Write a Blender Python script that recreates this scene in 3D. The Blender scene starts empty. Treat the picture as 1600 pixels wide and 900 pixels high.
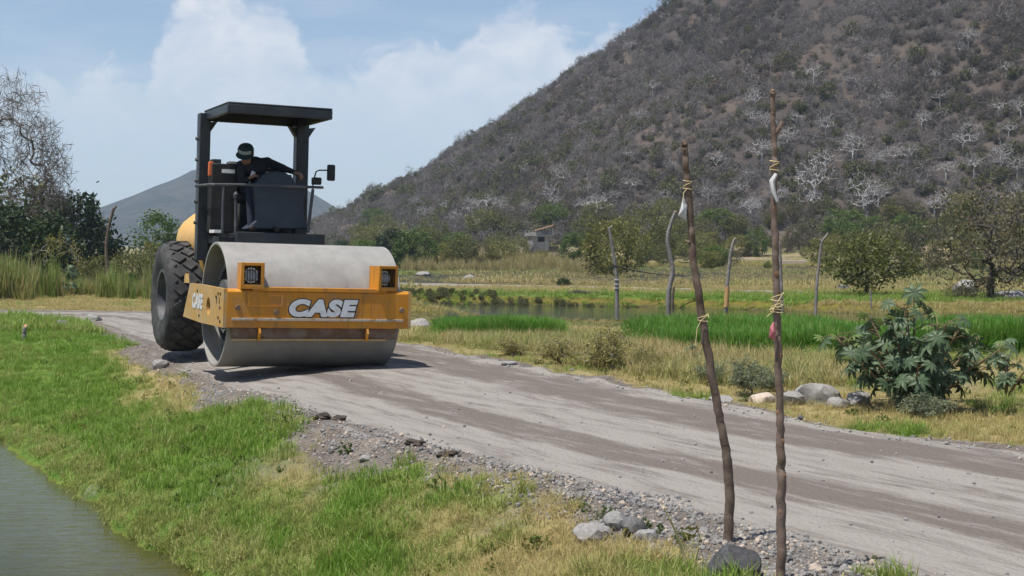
import bpy, bmesh, math, random
import numpy as np
from mathutils import Vector, Matrix, Euler
R = math.radians
rng = np.random.default_rng(7)
random.seed(7)
scene = bpy.context.scene
col = scene.collection

# ------------------------------------------------------------------ camera, sky, sun, exposure
FPX, CAMH = 2300.0, 1.5            # focal length in photo pixels (1600 wide), eye height
PITCH = math.atan(67 / FPX)
cd = bpy.data.cameras.new('camera')
cam = bpy.data.objects.new('camera', cd); col.objects.link(cam)
cd.sensor_width = 36; cd.lens = 36 * FPX / 1600
cd.clip_start = .1; cd.clip_end = 12000
cam.location = (0, 0, CAMH); cam.rotation_euler = (R(90) - PITCH, 0, 0)
scene.camera = cam
SUN = Vector((-.27, -.21, .94)).normalized()       # direction towards the sun
sd = bpy.data.lights.new('sun', 'SUN'); sd.energy = 4.9; sd.angle = R(.53); sd.color = (1, .95, .87)
sun = bpy.data.objects.new('sun', sd); col.objects.link(sun)
sun.rotation_euler = SUN.to_track_quat('Z', 'Y').to_euler()
scene.view_settings.view_transform = 'Standard'; scene.view_settings.look = 'None'
scene.view_settings.exposure = 0.32; scene.view_settings.gamma = 1
scene.view_settings.use_curve_mapping = False
scene.render.engine = 'CYCLES'
scene.cycles.use_denoising = True
scene.cycles.use_adaptive_sampling = True; scene.cycles.adaptive_threshold = .025
scene.cycles.max_bounces = 5; scene.cycles.transparent_max_bounces = 6
scene.cycles.diffuse_bounces = 2; scene.cycles.volume_bounces = 1
scene.cycles.sample_clamp_indirect = 6

class N:                                            # small node-tree helper
    def __init__(s, tree): s.t = tree
    def __call__(s, typ, **kw):
        n = s.t.nodes.new(typ)
        for k, v in kw.items():
            if k.startswith('i_'):
                key = k[2:]; key = int(key) if key.isdigit() else key.replace('_', ' ')
                s.put(n.inputs[key], v)
            else: setattr(n, k, v)
        return n
    def put(s, sock, v):
        if isinstance(v, bpy.types.NodeSocket): s.t.links.new(v, sock)
        elif isinstance(v, bpy.types.Node): s.t.links.new(v.outputs[0], sock)
        else: sock.default_value = v
    def math(s, op, a, b=0.0, c=None, clamp=False):
        n = s.t.nodes.new('ShaderNodeMath'); n.operation = op; n.use_clamp = clamp
        s.put(n.inputs[0], a); s.put(n.inputs[1], b)
        if c is not None: s.put(n.inputs[2], c)
        return n.outputs[0]
    def ramp(s, v, lo, hi):                         # smoothstep
        n = s.t.nodes.new('ShaderNodeMapRange'); n.interpolation_type = 'SMOOTHSTEP'
        s.put(n.inputs[0], v); s.put(n.inputs[1], lo); s.put(n.inputs[2], hi)
        return n.outputs[0]
    def mix(s, f, a, b):
        n = s.t.nodes.new('ShaderNodeMix'); n.data_type = 'RGBA'
        s.put(n.inputs[0], f)
        for i, v in ((6, a), (7, b)):
            s.put(n.inputs[i], (*v, 1) if isinstance(v, tuple) and len(v) == 3 else v)
        return n.outputs[2]
    def noise(s, vec, scale, detail=4, rough=.55, dist=0.0):
        n = s.t.nodes.new('ShaderNodeTexNoise')
        if vec is not None: s.put(n.inputs['Vector'], vec)
        n.inputs['Scale'].default_value = scale; n.inputs['Detail'].default_value = detail
        n.inputs['Roughness'].default_value = rough; n.inputs['Distortion'].default_value = dist
        return n.outputs[0]
    def scale(s, vec, sc, rot=(0, 0, 0)):
        n = s.t.nodes.new('ShaderNodeMapping'); s.put(n.inputs[0], vec)
        n.inputs['Scale'].default_value = sc; n.inputs['Rotation'].default_value = rot
        return n.outputs[0]

# world: clear pale sky with a hazy bank of cumulus low over the horizon all round
w = bpy.data.worlds.new('World'); scene.world = w; w.use_nodes = True
w.node_tree.nodes.clear(); n = N(w.node_tree)
sky = n('ShaderNodeTexSky'); sky.sky_type = 'NISHITA'; sky.sun_disc = False
sky.sun_elevation = math.asin(SUN.z); sky.sun_rotation = math.atan2(SUN.x, SUN.y)
sky.air_density = 1.0; sky.dust_density = 2.0; sky.ozone_density = 2.5; sky.altitude = 1000
tc = n('ShaderNodeTexCoord')
sx = n('ShaderNodeSeparateXYZ', i_0=tc.outputs['Generated'])
az = n.math('ARCTAN2', sx.outputs[0], sx.outputs[1])
el = n.math('ARCSINE', sx.outputs[2])
cv = n('ShaderNodeCombineXYZ', i_0=n.math('MULTIPLY', az, 1.0), i_1=n.math('MULTIPLY', el, 1.5)).outputs[0]
bank = n.math('MULTIPLY', n.math('SUBTRACT', n.noise(n('ShaderNodeCombineXYZ', i_0=az, i_1=3.7).outputs[0], 9, 3, .5), .5), .07)
def bump1(c, wd, h):
    d = n.math('ABSOLUTE', n.math('SUBTRACT', az, c))
    return n.math('MULTIPLY', n.ramp(d, wd, wd * .45), h)
tower = n.math('ADD', bump1(-.185, .062, .052), bump1(.055, .12, .035))
tower = n.math('ADD', tower, n.math('ADD', bump1(-.09, .05, .018), bump1(-.215, .03, .012)))
edge = n.math('MULTIPLY', n.math('SUBTRACT', n.noise(cv, 32, 8, .60, .5), .5), .075)
E = n.math('ADD', n.math('ADD', n.math('ADD', .115, bank), tower), edge)
cl = n.ramp(n.math('SUBTRACT', E, el), -.006, .014)
fade = n.ramp(el, .03, .15)
soft = n.ramp(n.noise(cv, 24, 8, .62, .4), .32, .68)
fac = n.math('MULTIPLY', cl, n.math('ADD', .14, n.math('MULTIPLY', n.math('MULTIPLY', fade, .86), n.math('ADD', .42, n.math('MULTIPLY', soft, .58)))))
wisp = n.math('MULTIPLY', n.ramp(n.noise(n.scale(cv, (1, 3.5, 1)), 6, 6, .6, .4), .42, .85), .42)
fac = n.math('MAXIMUM', fac, wisp)
cloudc = n.mix(fac, sky.outputs[0], (6.9, 6.9, 7.2))
bg = n('ShaderNodeBackground', i_0=cloudc, i_1=.098)
wo = n('ShaderNodeOutputWorld', i_0=bg)

# ------------------------------------------------------------------ pixel -> place helpers
def ray(px, py):
    d = np.array([(px - 800) / FPX, 1.0, (450 - py) / FPX]); c, s = math.cos(PITCH), math.sin(PITCH)
    return np.array([d[0], d[1] * c + d[2] * s, -d[1] * s + d[2] * c])
def G(px, py, z=0.0):
    d = ray(px, py); t = (z - CAMH) / d[2]
    return (d[0] * t, d[1] * t)

# ------------------------------------------------------------------ numpy noise / polygons
def _hash(ix, iy, seed):
    h = (ix.astype(np.int64) * 374761393 + iy.astype(np.int64) * 668265263 + seed * 974711) & 0x7fffffff
    h = ((h ^ (h >> 13)) * 1274126177) & 0x7fffffff
    return ((h ^ (h >> 16)) & 0xffff) / 65535.0
def vnoise(x, y, seed=0):
    ix, iy = np.floor(x), np.floor(y); fx, fy = x - ix, y - iy
    fx = fx * fx * (3 - 2 * fx); fy = fy * fy * (3 - 2 * fy)
    a = _hash(ix, iy, seed); b = _hash(ix + 1, iy, seed); c = _hash(ix, iy + 1, seed); d = _hash(ix + 1, iy + 1, seed)
    return (a * (1 - fx) + b * fx) * (1 - fy) + (c * (1 - fx) + d * fx) * fy
def fbm(x, y, sc, oct=4, seed=0):
    v = 0; a = .5; tot = 0
    for o in range(oct):
        v = v + a * vnoise(x * sc, y * sc, seed + o * 17); tot += a; a *= .5; sc *= 2.03
    return v / tot - .5
def sstep(a, b, x):
    t = np.clip((x - a) / (b - a), 0, 1); return t * t * (3 - 2 * t)
def polydist(x, y, pts, closed=False):
    d = np.full(np.shape(x), 1e18); P = list(pts) + ([pts[0]] if closed else [])
    for (ax, ay), (bx, by) in zip(P[:-1], P[1:]):
        ex, ey = bx - ax, by - ay; L = ex * ex + ey * ey + 1e-12
        t = np.clip(((x - ax) * ex + (y - ay) * ey) / L, 0, 1)
        d = np.minimum(d, (x - ax - t * ex) ** 2 + (y - ay - t * ey) ** 2)
    return np.sqrt(d)
def sdf(x, y, pts):                                  # negative inside
    ins = np.zeros(np.shape(x), bool); P = list(pts) + [pts[0]]
    for (ax, ay), (bx, by) in zip(P[:-1], P[1:]):
        c = ((ay > y) != (by > y)) & (x < (bx - ax) * (y - ay) / (by - ay + 1e-15) + ax)
        ins ^= c
    d = polydist(x, y, pts, True)
    return np.where(ins, -d, d)

ROADL = [G(*p) for p in [(3400, 1500), (1900, 1080), (1500, 950), (1300, 885), (1150, 835), (1000, 795), (800, 740), (600, 693), (480, 655), (350, 602), (285, 565), (235, 543), (200, 520), (140, 500), (0, 491), (-400, 489)]]
ROADR = [G(*p) for p in [(3600, 1010), (2300, 800), (1600, 708), (1300, 668), (1150, 641), (900, 591), (760, 565), (640, 536), (560, 505), (450, 488), (300, 478), (0, 471), (-400, 469)]]
ROAD = ROADL + ROADR[::-1]
ZP = -.7
POND = [G(*p, ZP) for p in [(470, 1050), (310, 903), (250, 868), (200, 845), (130, 790), (60, 728), (0, 692), (-90, 665), (-400, 640), (-1400, 640)]] + [(-14, 4), (-3, 3)]
ZC = -1.0
CHAN = [G(*p, ZC) for p in [(570, 475), (640, 474), (900, 477.5), (1000, 480), (1250, 487), (1330, 490), (1500, 496), (1600, 499), (2100, 512)]] + \
       [G(*p, ZC) for p in [(2100, 520), (1600, 505), (1500, 503), (1330, 500), (1220, 499), (1000, 499), (860, 497), (760, 492), (690, 484), (620, 483), (570, 481)]]
TRACK = [G(*p, -.8) for p in [(560, 435), (700, 437), (830, 443), (1000, 451), (1210, 460), (1210, 463.5), (1000, 456.5), (760, 449), (560, 450)]]
HC, HR, HH = (276.0, 430.0), 288.0, 190.0
def hill(x, y):
    dx, dy = x - HC[0], y - HC[1]; r = np.hypot(dx, dy); a = np.arctan2(dy, dx)
    rr = r * (1 + .05 * np.sin(a * 5 + .8) + .03 * np.sin(a * 11 + 2)) + 34 * fbm(x, y, 1 / 80, 3, 5)
    t = np.clip((HR + 55 - rr) / HR, 0, 1.3)
    z = HH * (np.where(t < .19, t * t / .38, t - .095))
    return z + np.clip(t * 4, 0, 1) * (13 * fbm(x, y, 1 / 34, 3, 9) + 4.5 * fbm(x, y, 1 / 10, 2, 12))
def height(x, y):
    x = np.asarray(x, float); y = np.asarray(y, float)
    droad = sdf(x, y, ROAD)
    right = sstep(-9, -4, x)
    dip = -.25 * sstep(27, 44, y) * (1 - right) - 1.05 * np.clip((y - 22) / 24, 0, 1) * right
    z = dip + (-.6 - dip) * sstep(51, 57, y) - .45 * sstep(66, 105, y) + .9 * sstep(150, 240, y)
    z = z * sstep(0, 3, droad) if False else z
    rough = sstep(-.2, .5, droad)
    z = z + rough * (.11 * fbm(x, y, .9, 3, 1) + .05 * fbm(x, y, 5, 3, 2)) + .012 * fbm(x, y, 3, 2, 3) - .04 * rough
    z = z + .10 * sstep(.45, .1, np.abs(droad - .15)) * (y < 20) * (x < 2.5) * (.4 + fbm(x, y, 2.5, 2, 31))
    z = z + .6 * fbm(x, y, 1 / 25, 3, 4) * sstep(95, 150, y)
    dp = sdf(x, y, POND) + .35 * fbm(x, y, 1.3, 3, 14) + .12 * fbm(x, y, 6, 2, 15); bw = 1.75 + 3 * sstep(13, 20, y)
    bank = np.clip(dp / bw, 0, 1) ** .62; bank = bank * (1 - .35 * sstep(.5, 1, bank)) + .35 * sstep(.5, 1, bank)
    z = np.where(dp < bw, ZP - .03 + (z - ZP + .03) * bank, z)
    z = np.where(dp < 0, ZP - .03 + np.maximum(-.55, dp * .45), z)
    dc = sdf(x, y, CHAN) + .8 * fbm(x, y, .4, 3, 16); cw = np.where(y > 51.5 + 0 * x, 1.6, 9.0)
    bank = sstep(0, 1, np.clip(dc / cw, 0, 1) ** .75)
    z = np.where(dc < cw, ZC - .05 + (z - ZC + .05) * bank, z)
    z = np.where(dc < 0, ZC - .05 + np.maximum(-.5, dc * .3), z)
    far = y > 90
    if np.any(far): z = np.where(far, z + hill(x, y), z)
    return z
def hit(px, py, t0=4.0, t1=900.0):
    d = ray(px, py); t = np.concatenate([np.arange(t0, 60, .04), np.arange(60, t1, .25)])
    zz = CAMH + d[2] * t - height(d[0] * t, d[1] * t)
    k = np.argmax(zz < 0)
    if not zz[k] < 0: k = len(t) - 1
    return Vector((d[0] * t[k], d[1] * t[k], float(height(np.array([d[0] * t[k]]), np.array([d[1] * t[k]]))[0])))

# ground-cover fields (what grows where), in metres; used by the ground material and the grass alike
LUSH = [[G(*p, -.3) for p in q] for q in [
    [(-400, 505), (120, 512), (235, 565), (330, 640), (470, 650), (510, 700), (440, 760), (560, 900), (620, 1000), (100, 1000), (-400, 700)],
    [(560, 700), (640, 760), (650, 900), (560, 1000), (440, 900)]]]
REEDS = [[G(*p, -.1) for p in q] for q in [
    [(690, 506), (770, 504), (860, 512), (880, 519), (800, 521), (690, 522)],
    [(985, 518), (1100, 514), (1310, 518), (1320, 556), (1150, 555), (1040, 546), (985, 532)], [(1320, 535), (1500, 534), (1750, 538), (1750, 560), (1500, 558), (1320, 556)]]]
STRAW = [[G(*p, -.1) for p in q] for q in [
    [(215, 550), (290, 560), (345, 615), (300, 630), (230, 600)], [(760, 800), (960, 770), (1090, 850), (1100, 930), (700, 930)],
    [(1230, 650), (1420, 640), (1700, 660), (1700, 720), (1450, 690)], [(950, 600), (1060, 595), (1080, 625), (960, 612)]]]
VERGE = [G(*p, -.05) for p in [(820, 750), (1060, 800), (1330, 880), (1600, 1000), (1240, 1100), (1110, 935), (1030, 872), (900, 832), (830, 780)]]
def cover(x, y):                                     # -> green 0..1, dry-straw 0..1, bare 0..1
    nz = fbm(x, y, 1.1, 4, 41); nf = fbm(x, y, 4, 3, 43)
    g = np.zeros(np.shape(x))
    for q in LUSH: g = np.maximum(g, sstep(.45, -.35, sdf(x, y, q) + nz * 1.4))
    for q in REEDS: g = np.maximum(g, sstep(.8, -.4, sdf(x, y, q) + nz))
    g = np.where(y > 56, sstep(72, 60, y + nz * 6), g)
    g = np.maximum(g, sstep(.05, .28, nz + .45 * nf) * .85 * (y < 50))
    s = np.zeros(np.shape(x))
    for q in STRAW: s = np.maximum(s, sstep(.5, -.3, sdf(x, y, q) + nz * 1.2))
    g = g * (1 - .75 * s)
    b = sstep(.3, -.1, sdf(x, y, ROAD) + nz * .9 - .12)
    dp = sdf(x, y, POND)
    b = np.maximum(b, sstep(.35, .05, np.abs(dp - .12) + nz * .6) * .35)
    b = np.maximum(b, sstep(.16, .28, fbm(x, y, .8, 3, 77)) * .5 * (y < 40))
    q = [G(*p, -.05) for p in [(480, 680), (560, 672), (700, 700), (740, 730), (640, 728), (500, 715)]]
    b = np.maximum(b, sstep(.25, -.1, sdf(x, y, q) + nz * .8))
    b = np.maximum(b, sstep(.2, -.15, sdf(x, y, VERGE) + nz * .7))
    return np.clip(g, 0, 1), s, b

# ------------------------------------------------------------------ object helpers
def tag(o, label=None, cat=None, group=None, kind=None):
    if label: o['label'] = label
    if cat: o['category'] = cat
    if group: o['group'] = group
    if kind: o['kind'] = kind
    return o
def link(name, mesh, parent=None):
    o = bpy.data.objects.new(name, mesh); col.objects.link(o)
    if parent: o.parent = parent
    return o
def empty(name, loc, rz=0.0, rot=None):
    o = bpy.data.objects.new(name, None); col.objects.link(o)
    o.location = loc; o.rotation_euler = rot or (0, 0, rz); o.empty_display_size = .2
    return o
def copy_tree(o, parent=None):
    c = o.copy(); col.objects.link(c); c.parent = parent
    for ch in o.children: copy_tree(ch, c)
    return c
class MB:
    def __init__(s): s.v = []; s.f = []; s.mi = []; s.cur = 0
    def add(s, vs, fs):
        b = len(s.v); s.v += [tuple(v) for v in vs]; s.f += [tuple(i + b for i in f) for f in fs]; s.mi += [s.cur] * len(fs); return s
    def box(s, lo, hi, M=None):
        (a, b, c), (d, e, f) = lo, hi
        vs = [(a, b, c), (d, b, c), (d, e, c), (a, e, c), (a, b, f), (d, b, f), (d, e, f), (a, e, f)]
        if M is not None: vs = [M @ Vector(v) for v in vs]
        return s.add(vs, [(0, 3, 2, 1), (4, 5, 6, 7), (0, 1, 5, 4), (1, 2, 6, 5), (2, 3, 7, 6), (3, 0, 4, 7)])
    def prism(s, poly, axis, a, b):                  # polygon in the two other axes, extruded along axis
        def P(u, v, t): return {'x': (t, u, v), 'y': (u, t, v), 'z': (u, v, t)}[axis]
        k = len(poly); vs = [P(u, v, a) for u, v in poly] + [P(u, v, b) for u, v in poly]
        fs = [tuple(range(k))[::-1], tuple(range(k, 2 * k))] + [(i, (i + 1) % k, k + (i + 1) % k, k + i) for i in range(k)]
        return s.add(vs, fs)
    def tube(s, pts, rad, k=8, cap=True):
        pts = [Vector(p) for p in pts]; rad = rad if hasattr(rad, '__len__') else [rad] * len(pts)
        vs = []; up = None
        for i, p in enumerate(pts):
            t = (pts[min(i + 1, len(pts) - 1)] - pts[max(i - 1, 0)]).normalized()
            if up is None: up = t.orthogonal().normalized()
            up = (up - t * up.dot(t)); up = up.normalized() if up.length > 1e-6 else t.orthogonal().normalized()
            q = t.cross(up)
            vs += [p + (up * math.cos(2 * math.pi * j / k) + q * math.sin(2 * math.pi * j / k)) * rad[i] for j in range(k)]
        m = len(pts)
        fs = [(i * k + j, i * k + (j + 1) % k, (i + 1) * k + (j + 1) % k, (i + 1) * k + j) for i in range(m - 1) for j in range(k)]
        if cap: fs += [tuple(range(k))[::-1], tuple(range((m - 1) * k, m * k))]
        return s.add(vs, fs)
    def lathe(s, prof, axis='x', k=64, c=(0, 0, 0), closed=True):   # prof: (along, radius)
        vs = []; m = len(prof)
        for a, r in prof:
            for j in range(k):
                t = 2 * math.pi * j / k; u, v = r * math.cos(t), r * math.sin(t)
                vs.append({'x': (c[0] + a, c[1] + u, c[2] + v), 'y': (c[0] + u, c[1] + a, c[2] + v), 'z': (c[0] + u, c[1] + v, c[2] + a)}[axis])
        rows = range(m) if closed else range(m - 1)
        fs = [(i * k + j, ((i + 1) % m) * k + j, ((i + 1) % m) * k + (j + 1) % k, i * k + (j + 1) % k) for i in rows for j in range(k)]
        return s.add(vs, fs)
    def build(s, name, mats, parent=None, bevel=0, smooth=True, angle=35):
        me = bpy.data.meshes.new(name); me.from_pydata(s.v, [], s.f)
        for m in (mats if isinstance(mats, (list, tuple)) else [mats]): me.materials.append(m)
        me.polygons.foreach_set('material_index', s.mi)
        bm = bmesh.new(); bm.from_mesh(me); bmesh.ops.recalc_face_normals(bm, faces=bm.faces); bm.to_mesh(me); bm.free()
        if smooth:
            me.polygons.foreach_set('use_smooth', [True] * len(me.polygons)); me.set_sharp_from_angle(angle=R(angle))
        me.update(); o = link(name, me, parent)
        if bevel:
            b = o.modifiers.new('bevel', 'BEVEL'); b.width = bevel; b.segments = 2; b.limit_method = 'ANGLE'; b.angle_limit = R(40)
        return o
def raw_mesh(name, V, F, mat, smooth=False):
    me = bpy.data.meshes.new(name); me.from_pydata([tuple(v) for v in V], [], F); me.materials.append(mat)
    if smooth: me.polygons.foreach_set('use_smooth', [True] * len(me.polygons))
    me.update(); return me

# ------------------------------------------------------------------ materials
def material(name, rough=.7, metal=0.0, spec=.4):
    m = bpy.data.materials.new(name); m.use_nodes = True; n = N(m.node_tree); b = m.node_tree.nodes['Principled BSDF']
    b.inputs['Roughness'].default_value = rough; b.inputs['Metallic'].default_value = metal
    b.inputs['Specular IOR Level'].default_value = spec
    return m, n, b
def objco(n): return n('ShaderNodeTexCoord').outputs['Object']
def bumped(n, b, h, strength=.4, dist=.01):
    bp = n('ShaderNodeBump'); bp.inputs['Strength'].default_value = strength; bp.inputs['Distance'].default_value = dist
    n.put(bp.inputs['Height'], h); n.put(b.inputs['Normal'], bp.outputs[0])
def worn(name, c1, c2, scale=6, rough=.55, lo=.45, hi=.7, metal=0.0, bump=.15, c3=None, spec=.4):
    m, n, b = material(name, rough, metal, spec); co = objco(n)
    f = n.ramp(n.noise(co, scale, 7, .65), lo, hi)
    c = n.mix(f, c1, c2)
    if c3: c = n.mix(n.ramp(n.noise(n.scale(co, (1, 1, .35)), scale * 2.3, 6, .7), .62, .75), c, c3)
    n.put(b.inputs['Base Color'], c)
    n.put(b.inputs['Roughness'], n.math('ADD', rough - .1, n.math('MULTIPLY', n.noise(co, scale * 3, 4), .2)))
    bumped(n, b, n.noise(co, scale * 9, 5), bump, .004)
    return m
def leafmat(name, ca, cb, trans=.35, attr=False, gloss=.5):
    m, n, b = material(name, .55, 0, .3)
    r = n('ShaderNodeObjectInfo').outputs['Random']
    g = n('ShaderNodeNewGeometry').outputs['Random Per Island']
    f = n.math('ADD', n.math('MULTIPLY', r, .45), n.math('MULTIPLY', g, .55))
    if attr:
        a = n('ShaderNodeAttribute', attribute_name='tint', attribute_type='INSTANCER').outputs['Fac']
        f = n.math('ADD', a, n.math('MULTIPLY', n.math('SUBTRACT', g, .5), .35), clamp=True)
    c = n.mix(f, ca, cb); n.put(b.inputs['Base Color'], c); b.inputs['Roughness'].default_value = gloss
    tr = n('ShaderNodeBsdfTranslucent', i_0=c); mx = n('ShaderNodeMixShader', i_0=trans, i_1=b.outputs[0], i_2=tr.outputs[0])
    n.put(m.node_tree.nodes['Material Output'].inputs[0], mx.outputs[0])
    return m
M = {}
def paint(name, c1, c2, dust, dustlo, chip):
    m, n, b = material(name, .5, 0, .4); co = objco(n)
    c = n.mix(n.ramp(n.noise(co, 2.5, 6, .65), .35, .7), c1, c2)
    run = n.ramp(n.noise(n.scale(co, (9, 9, .7)), 2.2, 5, .6), .52, .72)                     # grime runs
    c = n.mix(n.math('MULTIPLY', run, .55), c, (.15, .09, .03))
    d = n.ramp(n.math('ADD', n.noise(co, 5, 8, .72), n.math('MULTIPLY', n.noise(co, 45, 4, .6), .25)), dustlo, dustlo + .28)
    c = n.mix(n.math('MULTIPLY', d, .75), c, dust)
    k = n.ramp(n.noise(co, 17, 6, .75), chip, chip + .03)
    c = n.mix(k, c, (.06, .04, .03)); n.put(b.inputs['Base Color'], c)
    n.put(b.inputs['Roughness'], n.math('ADD', .38, n.math('MULTIPLY', d, .45)))
    bumped(n, b, n.math('ADD', n.noise(co, 30, 5), n.math('MULTIPLY', k, -1.0)), .2, .004)
    return m
M['yellow'] = paint('yellow_paint', (.56, .235, .015), (.49, .19, .016), (.34, .22, .10), .60, .70)
M['yellow_faded'] = paint('faded_yellow_paint', (.50, .27, .06), (.52, .33, .11), (.40, .32, .20), .52, .665)
M['rusty'] = worn('rusty_steel', (.15, .085, .05), (.22, .16, .12), 6, .8, .4, .65)
M['drum'] = worn('drum_steel', (.25, .24, .225), (.33, .32, .30), 4, .5, .3, .75, c3=(.19, .175, .16), bump=.1)
M['drum_in'] = worn('drum_inside', (.10, .10, .10), (.17, .16, .15), 5, .75)
M['dark'] = worn('dark_cab_steel', (.020, .025, .033), (.035, .042, .052), 5, .45, .4, .7)
M['console'] = worn('console_plastic', (.028, .04, .058), (.045, .058, .075), 4, .5)
M['black'] = worn('black_rubber_trim', (.012, .012, .013), (.025, .025, .025), 8, .6)
M['rubber'] = worn('tyre_rubber', (.040, .040, .042), (.085, .082, .08), 5, .8, .4, .7, spec=.25)
M['rim'] = worn('wheel_rim', (.06, .065, .075), (.14, .14, .14), 5, .6)
M['glass'] = material('lamp_glass', .08, 0, .8)[0]; M['glass'].node_tree.nodes['Principled BSDF'].inputs['Base Color'].default_value = (.55, .56, .58, 1)
M['chrome'] = material('lamp_reflector', .2, 1)[0]; M['chrome'].node_tree.nodes['Principled BSDF'].inputs['Base Color'].default_value = (.75, .75, .76, 1)
M['mirror'] = material('mirror_glass', .03, 1)[0]
M['decal'] = worn('decal_white', (.62, .64, .66), (.50, .52, .54), 9, .5)
M['decal_edge'] = worn('decal_black', (.02, .02, .02), (.04, .035, .03), 9, .5)
M['label'] = worn('white_label', (.7, .7, .7), (.6, .6, .6), 9, .5)
M['orange'] = worn('orange_plastic', (.55, .12, .03), (.45, .1, .03), 9, .5)
M['skin'] = worn('skin', (.28, .15, .095), (.24, .125, .08), 20, .5, bump=.05)
M['shirt'] = worn('dark_shirt', (.014, .016, .022), (.022, .024, .032), 12, .9, bump=.3)
M['jeans'] = worn('blue_jeans', (.014, .02, .038), (.022, .032, .055), 14, .9, bump=.3)
M['boot'] = worn('boot_leather', (.03, .02, .015), (.05, .035, .025), 14, .6)
M['cap'] = worn('green_cap', (.016, .034, .030), (.024, .045, .04), 14, .9)
M['capfront'] = worn('cap_pale_front', (.28, .32, .30), (.22, .26, .24), 14, .9)
M['stone'] = worn('grey_stone', (.20, .195, .19), (.32, .305, .295), 5, .85, .35, .7, bump=.6, c3=(.15, .145, .14))
M['stone_dark'] = worn('dark_basalt', (.085, .083, .085), (.165, .16, .158), 5, .8, .35, .7, bump=.6)
M['stone_tan'] = worn('tan_stone', (.42, .33, .25), (.50, .44, .38), 5, .85, .35, .7, bump=.6)
M['stone_white'] = worn('pale_stone', (.22, .21, .195), (.31, .295, .28), 5, .85, .35, .7, bump=.5)
M['basalt'] = worn('black_basalt', (.04, .04, .045), (.085, .085, .09), 5, .75, .35, .7, bump=.7)
M['clod'] = worn('dark_earth', (.06, .048, .04), (.11, .09, .075), 9, .95, bump=.8)
M['bark'] = worn('brown_bark', (.10, .07, .052), (.17, .125, .10), 14, .85, .4, .65, bump=.6, c3=(.24, .12, .06))
M['bark_red'] = worn('peeling_red_bark', (.13, .088, .07), (.19, .14, .115), 12, .8, .35, .65, bump=.6, c3=(.27, .12, .05))
M['bark_grey'] = worn('weathered_bark', (.17, .155, .145), (.27, .25, .235), 12, .85, .4, .65, bump=.6)
M['cutwood'] = worn('cut_wood', (.50, .30, .13), (.42, .22, .09), 20, .8)
M['rope'] = worn('straw_twine', (.60, .50, .26), (.48, .40, .20), 30, .8)
M['plastic'] = worn('clear_plastic_bag', (.55, .55, .56), (.65, .65, .66), 10, .35)
M['ribbon'] = worn('pink_ribbon', (.40, .12, .15), (.34, .10, .13), 10, .6)
M['treebark'] = worn('dark_tree_bark', (.045, .036, .03), (.09, .075, .062), 6, .9, bump=.6)
M['palebark'] = worn('pale_bare_bark', (.43, .415, .41), (.28, .265, .26), 2, .9, .35, .65)
M['thinbark'] = worn('pale_grey_twigs', (.33, .30, .29), (.20, .18, .17), 2, .9)
M['greybark'] = worn('grey_twig_bark', (.20, .175, .16), (.14, .12, .11), 2, .9)
M['leaf_twig'] = leafmat('fine_grey_twigs', (.09, .078, .065), (.17, .15, .12), .1)
M['leaf_olive'] = leafmat('olive_leaves', (.09, .11, .028), (.21, .205, .065))
M['leaf_green'] = leafmat('green_leaves', (.05, .10, .016), (.13, .18, .035))
M['leaf_dark'] = leafmat('dark_leaves', (.014, .032, .012), (.04, .07, .022), .25)
M['leaf_yellow'] = leafmat('yellow_green_leaves', (.12, .135, .025), (.22, .20, .05))
M['leaf_brown'] = leafmat('brownish_leaves', (.085, .074, .04), (.17, .145, .075), .25)
M['leaf_scrub'] = leafmat('dry_scrub_twigs', (.085, .075, .073), (.165, .147, .143), .1)
M['leaf_scrubdark'] = leafmat('dark_scrub_twigs', (.055, .047, .042), (.105, .09, .08), .1)
M['leaf_scrubred'] = leafmat('reddish_scrub_twigs', (.115, .083, .065), (.17, .13, .10), .1)
M['leaf_scrubgreen'] = leafmat('dull_green_scrub', (.075, .085, .032), (.14, .14, .06), .2)
M['leaf_dry'] = leafmat('dry_bush_leaves', (.19, .18, .06), (.33, .30, .11), .3)
M['leaf_greygreen'] = leafmat('grey_green_leaves', (.12, .15, .08), (.22, .25, .15), .3)
M['leaf_castor'] = leafmat('castor_leaves', (.06, .10, .05), (.115, .165, .09), .25, gloss=.48)
M['leaf_castor_young'] = leafmat('young_castor_leaves', (.13, .20, .05), (.20, .27, .09), .35, gloss=.35)
M['castor_stem'] = worn('castor_stem', (.16, .10, .06), (.12, .14, .06), 10, .6)
M['grass'] = leafmat('grass_blades', (.46, .37, .17), (.165, .30, .036), .4, attr=True)
M['reed'] = leafmat('reed_blades', (.42, .34, .16), (.085, .26, .022), .35, attr=True)
M['house_wall'] = worn('block_wall', (.34, .33, .32), (.25, .245, .24), 1.2, .9)
M['house_roof'] = worn('roof_tiles', (.50, .30, .20), (.58, .42, .32), 1.5, .85)
M['house_dark'] = worn('dark_opening', (.03, .03, .03), (.05, .05, .05), 2, .9)

# ground: road, gravel, soil, straw and green turf, told apart by fields stored on the mesh
m, n, b = material('ground', .95, 0, .15); M['ground'] = m
pos = n('ShaderNodeNewGeometry').outputs['Position']
z1 = n('ShaderNodeAttribute', attribute_name='zone'); s1 = n('ShaderNodeSeparateColor', i_0=z1.outputs['Color'])
z2 = n('ShaderNodeAttribute', attribute_name='zone2'); s2 = n('ShaderNodeSeparateColor', i_0=z2.outputs['Color'])
road, green, straw = s1.outputs; vv, bare, fieldm = s2.outputs
al = n.scale(pos, (1, 1, 1), (0, 0, R(63)))            # x along the road
st = n.noise(n.scale(al, (.55, 3.2, 1)), 1.6, 7, .66, .4)
st2 = n.noise(n.scale(al, (.8, 5.5, 1)), 5, 6, .7)
wob = n.math('ADD', vv, n.math('MULTIPLY', n.math('SUBTRACT', n.noise(n.scale(al, (.25, .8, 1)), .9, 4), .5), .12))
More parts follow.
